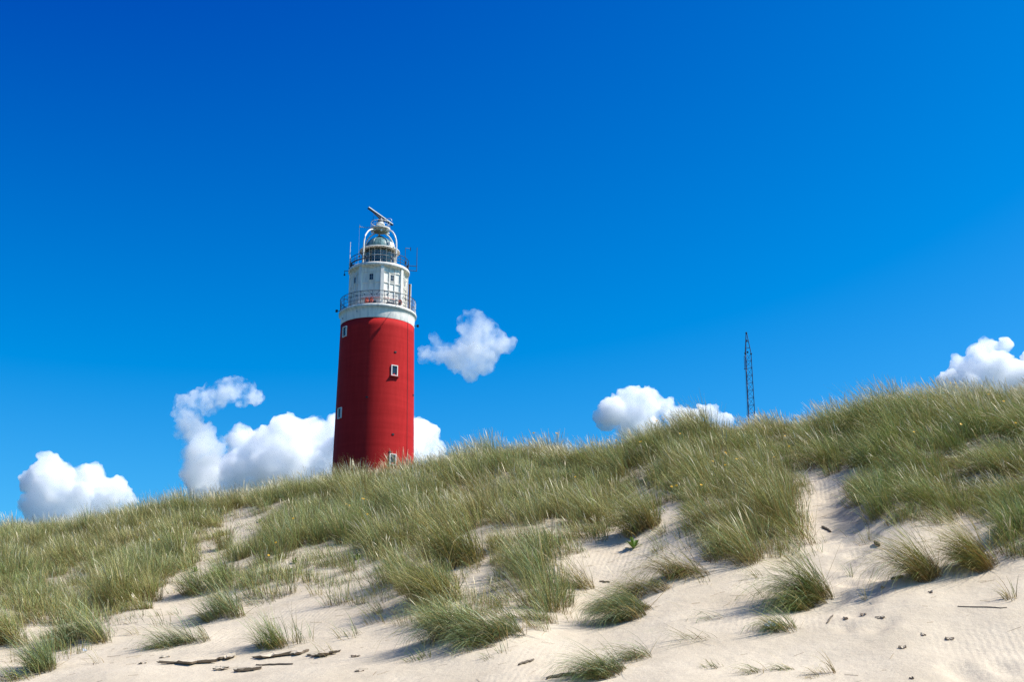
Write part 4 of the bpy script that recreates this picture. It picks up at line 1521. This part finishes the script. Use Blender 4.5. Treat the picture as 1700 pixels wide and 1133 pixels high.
for i, (a, b, c_, d_, r_, lab) in enumerate((
        (908, 1130, 956, 1122, 0.022, 'thick driftwood stick at the bottom centre of the sand'),
        (861, 1107, 886, 1099, 0.018, 'short twig left above the thick bottom driftwood stick'),
        (425, 1107, 486, 1105, 0.014, 'long straight thin twig under the broad sand crust plate'),
        (1590, 1010, 1672, 1012, 0.008, 'long half buried root lying on the sand at lower right'),
        (1452, 904, 1460, 909, 0.035, 'short dark wood piece in the sandy path between the grass slopes'),
        (1364, 877, 1379, 886, 0.025, 'dark twig high in the sandy path beside the left grass bank'),
        (1480, 964, 1500, 960, 0.022, 'dark twig poking left out of the isolated tuft shadow'),
        (1372, 1038, 1383, 1024, 0.012, 'bent thin twig standing left of the footprints'),
        (925, 983, 975, 974, 0.016, 'dark root showing in the sand left of the pale headed tuft'),
        (995, 968, 1012, 969, 0.016, 'short dark root right of the pale headed tuft'))):
    tag(make_stick(a, b, c_, d_, r_, 500 + i), lab, 'stick', 'sticks and roots on the sand')


def make_scrap(px, py, s, seed):
    rg = np.random.RandomState(seed)
    x, y, z = ground_at(px, py)
    bm = bmesh.new()
    bmesh.ops.create_grid(bm, x_segments=7, y_segments=7, size=s / 2)
    for v in bm.verts:
        v.co.z = abs(rg.normal()) * s * 0.28
        v.co.x += rg.normal() * s * 0.05; v.co.y *= 0.7
    bmesh.ops.solidify(bm, geom=bm.faces[:], thickness=0.003)
    o = obj('litter_scrap', bm, M['paper'])
    o.location = (x, y, z + 0.02); o.rotation_euler = (R(25), 0, R(30))
    return o


for px, py, s, lab in ((1277, 1046, 0.14, 'crumpled whitish plastic scrap under the big hanging tuft at lower right'),
                       (78, 1104, 0.07, 'small white paper scrap in the lowest left tuft'),
                       (140, 1084, 0.07, 'flat pale scrap on the sand at the left chute edge')):
    tag(make_scrap(px, py, s, int(px)), lab, 'litter', 'light litter scraps')


# ------------------------------------------------------------------ cumulus clouds
def cloud_mat(name, dens, nscale, lo, hi):
    m = bpy.data.materials.new(name)
    m.use_nodes = True
    nt = m.node_tree; N, L = nt.nodes, nt.links
    N.clear()
    o = N.new('ShaderNodeOutputMaterial')
    pv = N.new('ShaderNodeVolumePrincipled')
    pv.inputs['Color'].default_value = (0.997, 0.998, 1.0, 1)
    pv.inputs['Anisotropy'].default_value = 0.2
    tc = N.new('ShaderNodeTexCoord')
    nz = N.new('ShaderNodeTexNoise')
    nz.inputs['Scale'].default_value = nscale; nz.inputs['Detail'].default_value = 5; nz.inputs['Roughness'].default_value = 0.6
    L.new(tc.outputs['Object'], nz.inputs['Vector'])
    mr_ = N.new('ShaderNodeMapRange')
    mr_.inputs['From Min'].default_value = lo; mr_.inputs['From Max'].default_value = hi
    mr_.inputs['To Min'].default_value = 0.0; mr_.inputs['To Max'].default_value = dens
    L.new(nz.outputs['Fac'], mr_.inputs['Value'])
    L.new(mr_.outputs[0], pv.inputs['Density'])
    L.new(pv.outputs[0], o.inputs['Volume'])
    return m


CD = 2600.0


def tex(name, size, depth=4):
    t = bpy.data.textures.new(name, 'CLOUDS')
    t.noise_scale = size; t.noise_depth = depth; t.noise_basis = 'ORIGINAL_PERLIN'
    return t


def make_cloud(blobs, mat, label, disp=(46, 24), voxel=3.5, seed=0, dist=CD):
    rg = np.random.RandomState(seed)
    k = dist / F / CT
    cx = np.mean([b[0] for b in blobs]); cy_ = np.mean([b[1] for b in blobs])

    def wpos(px, py, dy=0.0):
        u, e = px_ue(px, py)
        y = dist + dy
        return Vector((float(u) * y, y, CZ + float(e) * y))
    c = wpos(cx, cy_)
    bm = bmesh.new()
    for b in blobs:
        px, py, r = b[:3]
        rr = r * k
        p = wpos(px, py, rg.uniform(-0.5, 0.5) * rr) - c
        bmesh.ops.create_icosphere(bm, subdivisions=3, radius=rr, matrix=Matrix.Translation(p) @ Matrix.Diagonal((1, 1.15, 1, 1)))
    o = obj('cloud', bm, mat)
    o.location = c
    m = o.modifiers.new('join', 'REMESH'); m.mode = 'VOXEL'; m.voxel_size = voxel
    for nm, sz, st in (('lumps', 42, disp[0]), ('curls', 16, disp[1] * 1.1), ('wisps', 7, disp[1] * 0.62)):
        m = o.modifiers.new(nm, 'DISPLACE'); m.texture = tex(nm, sz, 3); m.strength = st; m.mid_level = 0.5; m.texture_coords = 'LOCAL'
    m = o.modifiers.new('clean', 'REMESH'); m.mode = 'VOXEL'; m.voxel_size = voxel * 0.55
    tag(o, label, 'cloud', 'cumulus clouds low in the sky')
    return o


cm = cloud_mat('cloud_vapour', 0.14, 0.022, 0.34, 0.66)
cv_ = cloud_mat('veil_cloud_vapour', 0.05, 0.024, 0.40, 0.70)
cw = cloud_mat('thin_cloud_vapour', 0.085, 0.024, 0.41, 0.70)
make_cloud([(80, 783, 30), (62, 800, 28), (100, 812, 38), (62, 838, 26), (150, 800, 27), (135, 825, 32), (182, 818, 25), (208, 826, 16), (120, 860, 40), (170, 850, 30), (80, 870, 34)],
           cm, 'white cloud with two rounded tops at the far left above the dune', seed=1)
make_cloud([(475, 716, 32), (440, 738, 30), (405, 735, 26), (520, 728, 34), (565, 712, 26), (600, 730, 46), (660, 736, 50), (700, 722, 26), (716, 745, 20),
            (480, 770, 56), (560, 780, 60), (400, 785, 40), (350, 800, 40), (640, 785, 50)],
           cm, 'largest white cloud low behind the red tower', seed=2)
make_cloud([(350, 676, 13), (300, 716, 13), (372, 668, 12), (398, 668, 13), (300, 690, 12), (318, 752, 14), (350, 730, 13), (316, 700, 22), (310, 680, 22), (336, 668, 21), (358, 655, 20), (384, 648, 22), (404, 650, 22), (416, 652, 18), (424, 656, 12), (330, 725, 26), (345, 752, 30), (330, 780, 34)],
           cw, 'wispy hooked cloud curling up left of the largest one', disp=(34, 26), voxel=2.5, seed=3, dist=2450)
make_cloud([(785, 540, 26), (810, 560, 28), (790, 575, 30), (830, 575, 18), (760, 590, 26), (735, 588, 17), (710, 590, 14), (700, 584, 10), (800, 600, 24), (845, 572, 10), (725, 562, 9), (772, 590, 22), (812, 590, 22), (780, 610, 20)],
           cv_, 'ragged thin cloud floating alone right of the tower top', disp=(34, 26), voxel=2.5, seed=4, dist=2450)
make_cloud([(1020, 680, 26), (1050, 664, 22), (1075, 672, 24), (1105, 676, 17), (1005, 695, 18), (1060, 700, 36), (1125, 685, 14), (1160, 682, 12), (1182, 688, 14), (1140, 700, 26), (1200, 700, 12)],
           cm, 'small white cloud half hidden by the crest left of the mast', seed=5)
make_cloud([(1640, 582, 20), (1625, 600, 24), (1600, 615, 22), (1655, 606, 28), (1575, 630, 18), (1620, 640, 40), (1690, 625, 34), (1730, 620, 40), (1670, 575, 12)],
           cm, 'white peaked cloud at the right edge above the highest grass', seed=6)
